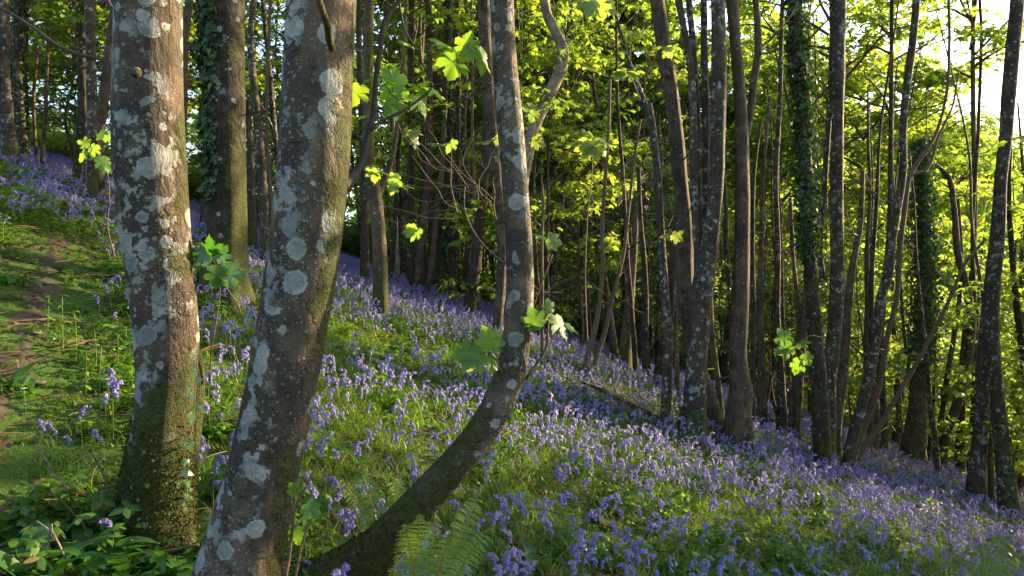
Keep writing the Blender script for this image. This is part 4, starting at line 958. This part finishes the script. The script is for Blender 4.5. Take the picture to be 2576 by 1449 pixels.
for n_, (a, b, c, s) in enumerate(inds):
    k = n_ % 8; root = bpy.data.objects.new('bluebell', None); root.location = (a, b, c); root.scale = (s, s, s); root.rotation_euler.z = random.uniform(0, 6.28); link(root)
    zn = bell_zone(a, b)
    tag(root, 'violet-blue bluebell with nodding bells ' + zn, 'bluebell', 'bluebells ' + zn)
    for me in bell_me[k]:
        o = bpy.data.objects.new(me.name.split('.')[0], me); link(o, root)
x2, y2, z2 = x[rest], y[rest], z[rest]; n = len(x2)
scatter('bluebell_drift', 'loose drift of bluebells over the nearer slope', np.column_stack([x2, y2, z2]), rs.uniform(0, 6.28, n), rs.uniform(.55, 1.0, n), rs.integers(0, 6, n), BB_NEAR, rs.normal(0, .1, (n, 2)))
# grass and herbs
x, y, z = ground_points(46, 1.3, 12, 11); pd = path_dist(x, y); rs = np.random.default_rng(12)
k = (rs.random(len(x)) < np.clip(.8 + .4 * vnoise(x, y, .5, 15), .15, 1) * np.clip((pd - .0) / .3, .65, 1)) & tree_clear(x, y, -.04)
x, y, z = x[k], y[k], z[k]; n = len(x)
pxl = pix(x, y, z)[0]; sc = np.where(pxl < 420, rs.uniform(.42, .95, n) * np.clip(path_dist(x, y) / .5, .4, 1), rs.uniform(.6, 1.15, n))
scatter('grass', 'fresh green grass and strap leaves under the bluebells', np.column_stack([x, y, z]), rs.uniform(0, 6.28, n), sc, rs.integers(0, 4, n), GR, rs.normal(0, .1, (n, 2)))
x, y, z = ground_points(20, 12, 26, 13); rs = np.random.default_rng(14); n = len(x)
scatter('distant_grass', 'green grass showing between the far bluebells', np.column_stack([x, y, z]), rs.uniform(0, 6.28, n), rs.uniform(.7, 1.1, n), rs.integers(0, 4, n), GR)
x, y, z = ground_points(42, 1.3, 13, 16); pd = path_dist(x, y); rs = np.random.default_rng(17)
px_, py_ = pix(x, y, z); left = np.clip((520 - px_) / 150, 0, 1)
k = (rs.random(len(x)) < np.clip(.30 + .6 * left + .3 * vnoise(x, y, .4, 18), .05, 1) * np.clip((pd - .0) / .25, .9, 1)) & tree_clear(x, y, -.02)
x, y, z = x[k], y[k], z[k]; n = len(x); pd = pd[k]
scatter('ground_cover', 'low leafy herbs covering the ground beside the path and under the flowers', np.column_stack([x, y, z]), rs.uniform(0, 6.28, n), rs.uniform(.6, 1.2, n) * np.clip(pd / .6, .38, 1), rs.integers(0, 4, n), HB, rs.normal(0, .12, (n, 2)))
def litter(seed):
    rs = np.random.default_rng(seed); m = MB()
    for i in range(9):
        m.place(OVAL if i % 2 else SY_MID, [(*rs.normal(0, .12, 2), rs.uniform(.004, .03))], rot_euler(rs.uniform(0, 6.28), rs.normal(0, .35), rs.normal(0, .4)), rs.uniform(.018, .042))
    for i in range(2):
        a = rs.uniform(0, 6.28); p = np.array([*rs.normal(0, .1, 2), .02]); dd = np.array([math.cos(a), math.sin(a), .05]) * rs.uniform(.05, .16)
        m.tube([p - dd, p + [0, 0, .01], p + dd], .003, 4, cap=False)
    return m
M['litter'] = leaf_mat('dead_leaf', (.05,.03,.014), (.15,.095,.05), (.05,.03,.01), (.10,.06,.02), tw=.15, gloss=.03)
LT = [proto_obj(litter(k), 'dead_leaf_cluster', [M['litter']]) for k in range(3)]
x, y, z = ground_points(16, 1.3, 12, 41); rs = np.random.default_rng(42); n = len(x)
scatter('leaf_litter', 'brown dead leaves and bits of stick lying on the woodland floor', np.column_stack([x, y, z + .012]), rs.uniform(0, 6.28, n), rs.uniform(.8, 1.4, n), rs.integers(0, 3, n), LT)
# tall weeds in the meadow margin beyond the crest (soft green mass)
x, y, z = ground_points(2.0, 23, 46, 19, .85, 2); n = len(x); rs = np.random.default_rng(20)
UND = [proto_obj(herb_clump(30 + k, 170, 1.3, .12, .8, SY_LO, False), 'undergrowth_clump', [M['leaf']]) for k in range(3)]
scatter('undergrowth', 'sunlit leafy undergrowth below the rim of the slope', np.column_stack([x, y, z]), rs.uniform(0, 6.28, n), rs.uniform(.6, 1.3, n), rs.integers(0, 3, n), UND)
# far wood on the other side of the valley
def far_tree(seed):
    rs = np.random.default_rng(seed); m = MB(); n = 1500
    d = rs.normal(0, 1, (n, 3)); d /= np.linalg.norm(d, axis=1)[:, None]; r = rs.uniform(.55, 1.05, n) * (1 + .25 * np.sin(d[:, 0] * 5 + seed) * np.sin(d[:, 2] * 4))
    p = d * r[:, None] * [3.4, 3.4, 4.2] + [0, 0, 5.5]
    m.place(SY_LO, p, rot_basis(rs.normal(0, 1, (n, 3)), d + rs.normal(0, .5, (n, 3)) + [0, 0, .6]), rs.uniform(.22, .55, n))
    return m
FT = [proto_obj(far_tree(k), 'far_tree_crown', [M['farleaf']]) for k in range(3)]
rs = np.random.default_rng(33); n = 760
y = 44 + 110 * rs.random(n) ** 1.2; x = rs.uniform(-1, 1, n) * (.85 * y + 10)
k = (x * .87 + y * .5 > 40) & ((y > 70) | (rs.random(n) < .22)); x, y = x[k], y[k]; n = len(x)
scatter('far_wood', 'distant sunlit wood across the valley glimpsed through the trunks', np.column_stack([x, y, H(x, y)]), rs.uniform(0, 6.28, n), rs.uniform(.8, 1.5, n), rs.integers(0, 3, n), FT)

# ------------------------------------------------------------------ ferns
def fern_frond(mb, p0, p1, tipdrop, width, nrm, n=26, curl=True):
    p0 = np.array(p0, float); p1 = np.array(p1, float); L_ = np.linalg.norm(p1 - p0)
    mids = [p0, p0 * .65 + p1 * .35 + np.array([0, 0, L_ * .05]), p0 * .3 + p1 * .7 + np.array([0, 0, L_ * .07]), p1]
    if curl:
        dv = (p1 - p0) / L_; mids += [p1 + dv * .012 + [0, -.012, .004], p1 + dv * .008 + [0, -.024, -.006], p1 + [0, -.018, -.014]]
    sp, _ = spline(mids, 1., L_ / 40)
    mb.tube(mids, np.linspace(.0032, .0012, len(mids)), 5, mi=1, cap=False)
    nrm = np.array(nrm, float)
    for i in range(3, n):
        t = i / n; c = sp[int(t * (len(sp) - 1) * (.9 if curl else 1))]; T = sp[min(len(sp) - 1, int(t * (len(sp) - 1)) + 1)] - sp[max(0, int(t * (len(sp) - 1)) - 1)]; T /= np.linalg.norm(T) + 1e-9
        S = np.cross(T, nrm); S /= np.linalg.norm(S) + 1e-9
        w = width * math.sin(math.pi * min(1, t * .86 + .14)) ** .75
        for sg in (-1, 1):
            d = S * sg + T * .35 + nrm * (-.15)
            tpl = strip(w, w * .13, 8, .35 + .5 * t, lambda u: (1 - u) ** .7 * (1 + .35 * math.cos(u * 8 * math.pi * 2)) * .9 + .05)
            # lobed pinna built from little leaflets along it
            m = 13; us = (np.arange(m) + .7) / m
            dn = d / np.linalg.norm(d)
            pos = c[None] + dn[None] * (w * us)[:, None] - np.array([0, 0, 1.])[None] * (w * .35 * us ** 2)[:, None]
            for q in (-1, 1):
                td = dn[None] * .5 + T[None] * q * np.ones((m, 1)) 
                mb.place(OVAL, pos, rot_basis(td, np.tile(nrm, (m, 1)) + rng.normal(0, .08, (m, 3))), L_ / n * .62 * (1 - us * .5), rnd=.5 + .3 * math.sin(i))
def fern(label, fronds, d, name='fern'):
    a, b = fronds[0][0]; base = P(a, b, d); base.z = min(base.z, float(H(base.x, base.y)) + .05)
    root = empty(name, base); tag(root, label, 'fern')
    for (p, q, w, dy, nr) in fronds:
        mb = MB(); fern_frond(mb, P(p[0], p[1], d), P(q[0], q[1], d + dy), 0, w / F * d, nr)
        mb.obj('frond', [M['fern'], M['stalkred']], root, off=base)
    return root
DF = D3 - .42
fern('young green fern unfurling in front of the foot of the bowed trunk', [((1035, 1520), (1057, 1305), 56, -.05, (.1, -1, .35)), ((1052, 1520), (1020, 1330), 50, -.12, (-.2, -1, .35)), ((1070, 1530), (1095, 1300), 36, .05, (.3, -1, .2)), ((1080, 1530), (1140, 1340), 40, -.05, (.3, -1, .5))], DF)
fern('slanting fern frond right of the unfurling fern', [((1105, 1520), (1205, 1235), 44, .1, (.2, -1, .5)), ((1110, 1520), (1235, 1330), 34, .0, (.3, -1, .4))], DF + .05)
fern('small pale fern behind the left of the bowed trunk', [((1025, 1400), (985, 1195), 34, .1, (-.3, -1, .4)), ((1000, 1390), (1000, 1180), 30, .15, (.2, -1, .4)), ((1035, 1400), (1055, 1190), 26, .2, (.2, -1, .5))], D3 + .45)
fern('yellowish leaning fern left of the bowed trunk', [((955, 1370), (862, 1215), 26, .1, (-.2, -1, .8)), ((960, 1370), (905, 1180), 44, .25, (-.1, -.6, .9)), ((970, 1380), (935, 1240), 40, .0, (.1, -.8, .6))], D3 + .15)
fern('low shaded fern in the bottom right corner', [((2480, 1500), (2400, 1395), 44, .2, (-.2, -.5, 1)), ((2490, 1500), (2470, 1370), 44, .2, (0, -.7, .8)), ((2500, 1500), (2560, 1390), 44, .1, (.2, -.6, .9)), ((2495, 1500), (2520, 1350), 40, .3, (.1, -.7, .8))], 3.4)

# ------------------------------------------------------------------ broad-leaved plants, nettles, twigs
def rosette(px, py, s, label, group=None, n=9, seed=0, name='broad_leaved_plant', L_=.22):
    d = hit(px, py) or 2.8; x = (px - CX) / F * d; z = float(H(x, d)); rs = np.random.default_rng(seed)
    root = empty(name, (x, d, z)); tag(root, label, 'plant', group)
    for i in range(n):
        mb = MB(); l = L_ * s * rs.uniform(.7, 1.2)
        mb.place(strip(l, l * .14, 8, rs.uniform(.3, 1.2), lambda t: max(.06, math.sin(math.pi * min(1, .04 + t * .96)) ** .8), .35), [(rs.normal(0, .03), rs.normal(0, .03), -.01)], rot_euler(i * 6.28 / n + rs.normal(0, .3), rs.uniform(.45, 1.2), rs.normal(0, .2)), 1.)
        mb.obj('leaf', M['ramson'], root)
G1 = 'glossy broad-leaved plants at the foot of the nearest trunks'
for i, (a, b, s) in enumerate([(250, 1430, 1.0), (330, 1450, 1.05), (400, 1440, 1.1), (455, 1430, 1.), (500, 1400, .9), (180, 1490, 1.1), (380, 1500, 1.1), (300, 1510, 1.), (60, 1440, 1.1), (100, 1500, 1.3)]):
    rosette(a, b, s, 'glossy dark green broad-leaved plant at the foot of the nearest trunks, bottom left', G1, seed=i)
rosette(40, 985, .95, 'lone bright strap-leaved clump beside the earth path', n=10, seed=21)
rosette(30, 720, .8, 'sunlit broad-leaved clump on the upper side of the path', n=10, seed=22)
rosette(330, 800, .9, 'sunlit upright broad leaves left of the nearest trunk', n=9, seed=23)
rosette(1500, 1400, 1.0, 'leafy dock-like clump near the bottom, right of the short log', n=8, seed=24)
rosette(2035, 1400, .95, 'broad-leaved clump low among bluebells at the bottom right of centre', n=8, seed=25)
rosette(1330, 1440, 1.1, 'single big-leaved clump at the bottom, left of the short log', n=6, seed=26)
NET = []
for v in range(3):
    rs = np.random.default_rng(60 + v); st = MB(); lf = MB(); h = .42
    st.tube([(0, 0, 0), (.01, .0, h * .5), (.0, .01, h)], [.003, .0025, .0015], 5)
    for k in range(6):
        z_ = h * (.3 + .7 * k / 5); s_ = .085 * (1 - .09 * k)
        for q in range(2):
            lf.place(fan(mirror([(0, 0), (.24, .12), (.30, .35), (.20, .65), (.07, .9), (0, 1.02)]), lambda x, y: -.5 * x * x - .35 * y * y), [(0, 0, z_)], rot_euler(k * 1.57 + q * 3.14 + rs.normal(0, .2), rs.uniform(-.4, .25), 0), s_)
    NET.append((st.mesh('stem', M['stem']), lf.mesh('leaf', M['herb'])))
G2 = 'nettles in the sun left of the nearest trunk'
for i, (a, b) in enumerate([(215, 1010), (240, 960), (300, 1000), (255, 1050), (315, 940), (330, 1050), (190, 930), (160, 900), (345, 900), (120, 870)]):
    d = hit(a, b); x_ = (a - CX) / F * d; s = .65 + .08 * (i % 4)
    r_ = empty('nettle', (x_, d, float(H(x_, d)))); r_.scale = (s, s, s); r_.rotation_euler.z = i * 1.3
    tag(r_, 'sunlit leafy nettle standing left of the nearest trunk', 'nettle', G2)
    for me in NET[i % 3]: link(bpy.data.objects.new(me.name.split('.')[0], me), r_)

def twig(label, stems, d, leaves=None, name='bare_twig', cat='twig', mat='twig', org=None, dy=0., lmat='leaf_near'):
    a, b, w = stems[0][0]; base = P(a, b, d); base.z = max(base.z, float(H(base.x, base.y)))
    root = empty(name, base); tag(root, label, cat)
    for i, s in enumerate(stems): limb(root, base, s, d, mat, 'stem' if i == 0 else 'branch', dy, 6)
    if leaves: leaves_at(root, base, leaves, d, lmat, seed=int(a)); stalks(root, base, leaves, org, d)
    return root
twig('sycamore seedling spreading green leaves between the two nearest trunks', [[(528, 960, 5), (532, 880, 4), (545, 800, 4), (553, 740, 3), (552, 690, 3)]], D1 + .1,
     [(535, 650, 57, 95, 'cam'), (530, 648, 52, 160, 'cam'), (545, 655, 44, 60, 'cam'), (548, 672, 52, -95, 'up'), (572, 668, 61, -75, 'cam'), (570, 660, 44, -20, 'up'), (520, 665, 46, 190, 'up'), (560, 680, 50, -120, 'cam')], 'sycamore_seedling', 'seedling', org=(552, 700), lmat='ramson')
twig('arched reddish bramble stem lit by sun in front of the ivy-sleeved trunk', [[(492, 742, 4), (530, 735, 4), (565, 738, 4), (572, 740, 4)], [(560, 710, 4), (580, 740, 4), (602, 775, 4), (606, 790, 4)]], D1 + .5, name='bramble_stem', cat='bramble')
twig('thin leafy sapling left of the nearest trunk, rising from the bluebells', [[(286, 640, 6), (270, 570, 5), (275, 500, 4), (268, 430, 3), (245, 390, 3), (225, 370, 2)], [(268, 570, 4), (255, 560, 3), (245, 545, 2)], [(262, 580, 3), (225, 572, 2), (200, 570, 2)]], D1 + 1.2,
     [(225, 360, 30, 170, 'cam'), (240, 365, 33, -110, 'cam'), (250, 350, 30, 60, 'up'), (262, 345, 30, 10, 'cam'), (275, 335, 28, 40, 'up'), (215, 380, 30, -120, 'cam'), (255, 395, 40, -60, 'up'), (262, 420, 36, -30, 'up')], 'sycamore_seedling', 'seedling', org=(245, 385))
twig('forked dead twig leaning over the green plants left of the mossy foot', [[(172, 1235, 6), (150, 1205, 6), (135, 1195, 7), (120, 1160, 6), (100, 1140, 5), (88, 1125, 5)]], 2.75, mat='deadwood')
twig('upright dead twig with a side spur against the mossy foot', [[(262, 1340, 5), (264, 1260, 5), (268, 1215, 6), (258, 1190, 5), (245, 1165, 5), (228, 1138, 4)], [(262, 1300, 3), (285, 1270, 2.5), (292, 1250, 2)]], 2.8, mat='twig')
twig('low snapped stick pointing at the bottom left corner', [[(185, 1449, 6), (160, 1395, 6), (130, 1340, 6), (105, 1320, 5), (92, 1310, 4)], [(140, 1355, 6), (130, 1335, 6), (130, 1318, 5)]], 2.5, mat='deadwood')
twig('thin curved twig lying in the shade below the mossy foot', [[(280, 1310, 4), (240, 1312, 4), (205, 1310, 4), (180, 1285, 4), (150, 1255, 4), (120, 1240, 4)], [(212, 1315, 3), (220, 1340, 3), (205, 1380, 3)]], 2.75, mat='twig')
twig('dark leafy stems standing hard against the right of the leaning foreground trunk', [[(705, 1500, 12), (722, 1430, 10), (732, 1360, 9), (742, 1280, 7), (775, 1215, 5), (800, 1160, 3)], [(730, 1510, 8), (745, 1440, 7), (765, 1350, 6), (790, 1290, 4), (822, 1200, 3), (812, 1140, 2)], [(745, 1420, 5), (770, 1400, 3), (766, 1360, 2)]], D2 - .1,
     [(775, 1265, 48, 20, 'up'), (770, 1268, 46, -40, 'cam'), (750, 1240, 34, 120, 'cam'), (742, 1330, 44, -70, 'cam'), (780, 1275, 40, -80, 'cam'), (795, 1262, 36, 5, 'up')], 'woody_shrub', 'shrub', mat='twig', org=(765, 1285))
twig('fallen reddish stick lying between the feet of the two nearest trunks', [[(420, 1388, 7), (455, 1380, 7), (500, 1370, 7)]], 2.75, name='fallen_stick', cat='stick')
# bright sprays hanging in the middle distance
def spray(label, px, py, d, lst, stem):
    root = empty('leaf_spray', P(stem[0][0], stem[0][1], d)); tag(root, label, 'leafy twig'); b = root.location
    limb(root, b, stem, d, 'twig', 'stem', 0, 5)
    leaves_at(root, b, lst, d, 'herb' if px == 1990 else 'leaf', seed=int(px)); stalks(root, b, lst, (px, py), d)
spray('big yellow-green leaves drooping from a thin rod in the centre', 1485, 350, 6., [(1480, 352, 50, -100, 'cam'), (1470, 352, 46, 190, 'up'), (1495, 352, 48, -80, 'cam'), (1505, 355, 44, -60, 'side'), (1460, 355, 36, 200, 'up'), (1515, 350, 38, -40, 'up')], [(1478, 860, 4), (1472, 700, 4), (1480, 520, 3), (1490, 420, 3), (1485, 350, 2)])
spray('small glowing yellow leaves beside the upper bowed trunk', 1350, 285, 5., [(1348, 278, 34, 170, 'cam'), (1345, 280, 32, -110, 'cam'), (1352, 278, 34, 20, 'up')], [(1322, 420, 3), (1335, 360, 3), (1348, 300, 2), (1350, 283, 2)])
spray('pair of glowing yellow leaves lower beside the bowed trunk', 1335, 352, 5., [(1332, 352, 36, 185, 'up'), (1338, 352, 36, -20, 'cam'), (1340, 348, 30, 40, 'up')], [(1318, 430, 3), (1330, 385, 2.5), (1336, 352, 2)])
spray('pale leaf cluster hanging right of the middle of the bowed trunk', 1375, 600, 5., [(1372, 598, 34, 160, 'up'), (1378, 598, 40, -20, 'cam'), (1385, 600, 34, -60, 'cam')], [(1342, 600, 3), (1358, 592, 3), (1376, 600, 2)])
spray('cluster of large leaves hanging in at the top centre', 1495, 2, 5., [(1490, 0, 50, -110, 'cam'), (1500, 0, 52, -75, 'cam'), (1510, 5, 50, -30, 'cam'), (1478, -2, 44, 190, 'up'), (1530, 0, 40, -80, 'side')], [(1500, -80, 4), (1498, -30, 3), (1495, 2, 2)])
spray('flat leaf spray above the snapped stem', 1578, 178, 6., [(1572, 178, 36, 185, 'edge'), (1582, 178, 38, -5, 'edge'), (1585, 180, 34, -50, 'cam'), (1565, 180, 30, -130, 'cam')], [(1610, 250, 3), (1590, 200, 2.5), (1578, 178, 2)])
spray('leaf spray against the top of the leaning ridged trunk', 1672, 118, 6.5, [(1668, 118, 34, 185, 'edge'), (1678, 118, 34, 0, 'edge'), (1676, 120, 30, -70, 'cam')], [(1700, 160, 3), (1685, 135, 2), (1672, 118, 2)])
spray('green leaves hanging low left of the twin grey trunks', 1990, 870, 7., [(1985, 865, 44, 120, 'cam'), (1992, 870, 44, -160, 'cam'), (2000, 868, 40, 20, 'up'), (2025, 890, 34, -60, 'cam'), (1978, 875, 34, 200, 'up'), (2010, 905, 38, -110, 'up')], [(2070, 850, 3), (2040, 845, 3), (2010, 860, 2.5), (1990, 870, 2)])
spray('yellow leaf tuft at mid height left of the snapped stem', 1690, 585, 7., [(1684, 590, 26, 190, 'up'), (1692, 590, 30, -30, 'cam'), (1700, 588, 24, 30, 'up')], [(1665, 600, 3), (1676, 596, 2), (1690, 588, 2)])
# hanging twig tangle left of the bowed trunk
rs = np.random.default_rng(77); root = empty('twig_tangle', P(1240, 520, 4.6)); tag(root, 'tangle of thin arching twigs with scattered leaves left of the bowed trunk', 'twigs')
mb = MB(); lvs = MB()
for i in range(17):
    a, b = rs.uniform(1130, 1270), rs.uniform(430, 560); d = 4.6 + rs.uniform(-.4, .6); pts = [P(a, b, d)]; ang = rs.uniform(1.6, 3.6); 
    for k in range(5):
        a += math.cos(ang) * 42; b -= math.sin(ang) * 34; ang += rs.normal(-.08, .35); pts.append(P(a, b, d + k * .03))
    mb.tube(pts, np.linspace(.004, .0015, 6), 4, cap=False)
    if rs.random() < .55:
        for q in range(3): lvs.place(SY_HI, [np.array(pts[-1]) + rs.normal(0, .03, 3)], rot_basis(np.array([[rs.normal(0, 1), rs.normal(0, .6), rs.uniform(-1, .1)]]), np.array([[rs.normal(0, .3), -.4, 1.]])), rs.uniform(.06, .11))
mb.obj('stem', M['twig'], root, off=root.location); lvs.obj('foliage', M['leaf'], root, off=root.location)

# brushwood heaps, log, stump, stones
def brush(label, px, py, wpx, hpx, d, n, seed, mat='deadwood', main=None):
    rs = np.random.default_rng(seed); c = P(px, py, d); c.z = float(H(c.x, c.y)); root = empty('brushwood_heap', c); tag(root, label, 'brushwood')
    mb = MB(); W = wpx / F * d / 2; Hh = hpx / F * d
    for i in range(n):
        x0 = rs.uniform(-W, W); y0 = rs.uniform(-.6, .6); p = np.array([x0, y0, 0.02]); ang = rs.uniform(0, 6.28); el = rs.uniform(.15, 1.3); pts = [p]; L_ = rs.uniform(.25, .6) * Hh
        for k in range(5):
            p = p + np.array([math.cos(ang) * math.cos(el), math.sin(ang) * math.cos(el), math.sin(el)]) * L_ * .4; ang += rs.normal(0, .5); el += rs.normal(-.25, .35); p[2] = max(p[2], .0) ; pts.append(p.copy())
        off_ = [float(H(c.x + q[0], c.y + q[1])) - c.z for q in pts]
        pts = [q + [0, 0, o_] for q, o_ in zip(pts, off_)]
        mb.tube(pts, np.linspace(.007, .0022, 6), 4, cap=False)
        for q in range(2):
            s = pts[rs.integers(1, 5)]; e = s + rs.normal(0, .14, 3); mb.tube([s, (s + e) / 2 + rs.normal(0, .02, 3), e], [.0035, .0025, .0015], 3, cap=False)
    mb.obj('twigs', M[mat], root)
    if main:
        m2 = MB(); m2.tube([np.array(P(a, b, d)) for a, b, w in main], [w / 2 / F * d for a, b, w in main], 10, lump=.15, step=.05); m2.obj('fallen_bough', M['dark'], root, off=c)
brush('grey fallen brushwood heap in the bluebells left of the snapped stem', 1560, 985, 210, 130, 9.0, 90, 5, main=[(1462, 960, 6), (1520, 985, 12), (1580, 1015, 14), (1640, 1045, 14), (1690, 1068, 12)])
brush('pale dry brushwood heap in front of the thick mossy trunk at right', 2250, 1195, 190, 120, 12.2, 100, 6, main=[(2190, 1195, 12), (2225, 1210, 22), (2265, 1225, 18), (2310, 1230, 8)])
brush('low dark twiggy clump in the bluebells at right under the pale brushwood', 2255, 1250, 70, 40, 10.6, 40, 8, mat='twig_dark', main=[(2225, 1248, 26), (2255, 1240, 30), (2290, 1252, 20)])
def log(label, pts, d, w, mat='dark'):
    c = P(pts[0][0], pts[0][1], d); root = empty('log', c); tag(root, label, 'log')
    mb = MB(); mb.tube([P(a, b, d + .12 * i) for i, (a, b) in enumerate(pts)], [w / 2 / F * d] * len(pts), 14, lump=.1, step=.04); mb.obj('bark', M[mat], root, off=c)
log('short broken log lying in the flowers at the bottom, right of centre', [(1495, 1303), (1520, 1318), (1545, 1332), (1566, 1340)], (hit(1530, 1345) or 4.6) - .1, 26)
r_ = empty('stump', P(2005, 1185, 9.6)); tag(r_, 'small upright broken stump among bluebells left of the twin grey trunks', 'stump')
mb = MB(); mb.tube([P(2010, 1200, 9.6), P(2007, 1175, 9.6), P(2003, 1152, 9.6)], [.055, .045, .02], 9, lump=.15, step=.03); mb.obj('wood', M['dark'], r_, off=r_.location)
for i, (a, b, s, lb) in enumerate([(88, 848, .04, 'flat grey stone half sunk in the upper path'), (95, 975, .045, 'low grey stone at the near edge of the path')]):
    d = hit(a, b); x_ = (a - CX) / F * d; rs = np.random.default_rng(i); mb = MB()
    n1, n2 = 14, 8; V = []; 
    for u in range(n2 + 1):
        for v in range(n1):
            th = math.pi * u / n2; ph = 6.283 * v / n1; rr = s * (1 + .16 * math.sin(3 * ph + i) * math.sin(2 * th) + .1 * math.sin(5 * ph + 2 * th))
            V.append((math.sin(th) * math.cos(ph) * rr, math.sin(th) * math.sin(ph) * rr * .75, math.cos(th) * rr * .35))
    q = []; 
    for u in range(n2):
        for v in range(n1): q += [u * n1 + v, (u + 1) * n1 + v, (u + 1) * n1 + (v + 1) % n1, u * n1 + (v + 1) % n1]
    mb.add(V, q, [4] * (n1 * n2)); o = mb.obj('stone', M['stone']); o.location = (x_, d, float(H(x_, d)) + .02); tag(o, lb, 'stone')
# small white flowers
ms = MB(); mf = MB(); ms.tube([(0, 0, 0), (.01, 0, .12), (0, 0, .24)], .001, 4)
for k in range(5): mf.place(OVAL, [(0, 0, .24)], rot_euler(k * 1.2566, .2, 0), .016)
a1, a2 = ms.mesh('stem', M['stem']), mf.mesh('petals', M['white'])
for i, (a, b) in enumerate([(1490, 1200), (1475, 1245), (1340, 1190), (1645, 1260), (270, 1080), (60, 1120)]):
    d = hit(a, b); x_ = (a - CX) / F * d; r_ = empty('stitchwort', (x_, d, float(H(x_, d)))); tag(r_, 'tiny white star flower dotted among the bluebells', 'wildflower', 'tiny white flowers')
    for me in (a1, a2): link(bpy.data.objects.new(me.name.split('.')[0], me), r_)

# ------------------------------------------------------------------ world, sun, camera
w = bpy.data.worlds.new('World'); scene.world = w; w.use_nodes = True
nt = w.node_tree; nt.nodes.clear()
sky = nt.nodes.new('ShaderNodeTexSky'); sky.sky_type = 'NISHITA'; sky.sun_disc = False; sky.sun_elevation = SUN_EL; sky.sun_rotation = SUN_AZ
sky.air_density = 1.0; sky.dust_density = 2.0
bg = nt.nodes.new('ShaderNodeBackground'); bg.inputs[1].default_value = .15; wo = nt.nodes.new('ShaderNodeOutputWorld')
nt.links.new(sky.outputs[0], bg.inputs[0]); nt.links.new(bg.outputs[0], wo.inputs[0])
sl = bpy.data.lights.new('sun', 'SUN'); sl.energy = 5.; sl.angle = R(.5); sl.color = (1., .74, .40)
so = bpy.data.objects.new('sun', sl); link(so)
dv = Vector((math.sin(SUN_AZ) * math.cos(SUN_EL), math.cos(SUN_AZ) * math.cos(SUN_EL), math.sin(SUN_EL)))
so.rotation_euler = dv.to_track_quat('Z', 'Y').to_euler(); so.location = (20, 20, 20)
cam = bpy.data.cameras.new('camera'); cam.lens = 26.; cam.sensor_width = 36.; cam.clip_start = .05; cam.clip_end = 2000
co = bpy.data.objects.new('camera', cam); link(co); co.location = (0, 0, 0); co.rotation_euler = (R(90), 0, 0); scene.camera = co
scene.view_settings.view_transform = 'Standard'; scene.view_settings.look = 'None'; scene.view_settings.exposure = 2.25; scene.view_settings.gamma = 1.
scene.cycles.max_bounces = 8; scene.cycles.diffuse_bounces = 4; scene.cycles.transmission_bounces = 6; scene.cycles.transparent_max_bounces = 4
print('objects', len(scene.objects), 'far bells', n_far)
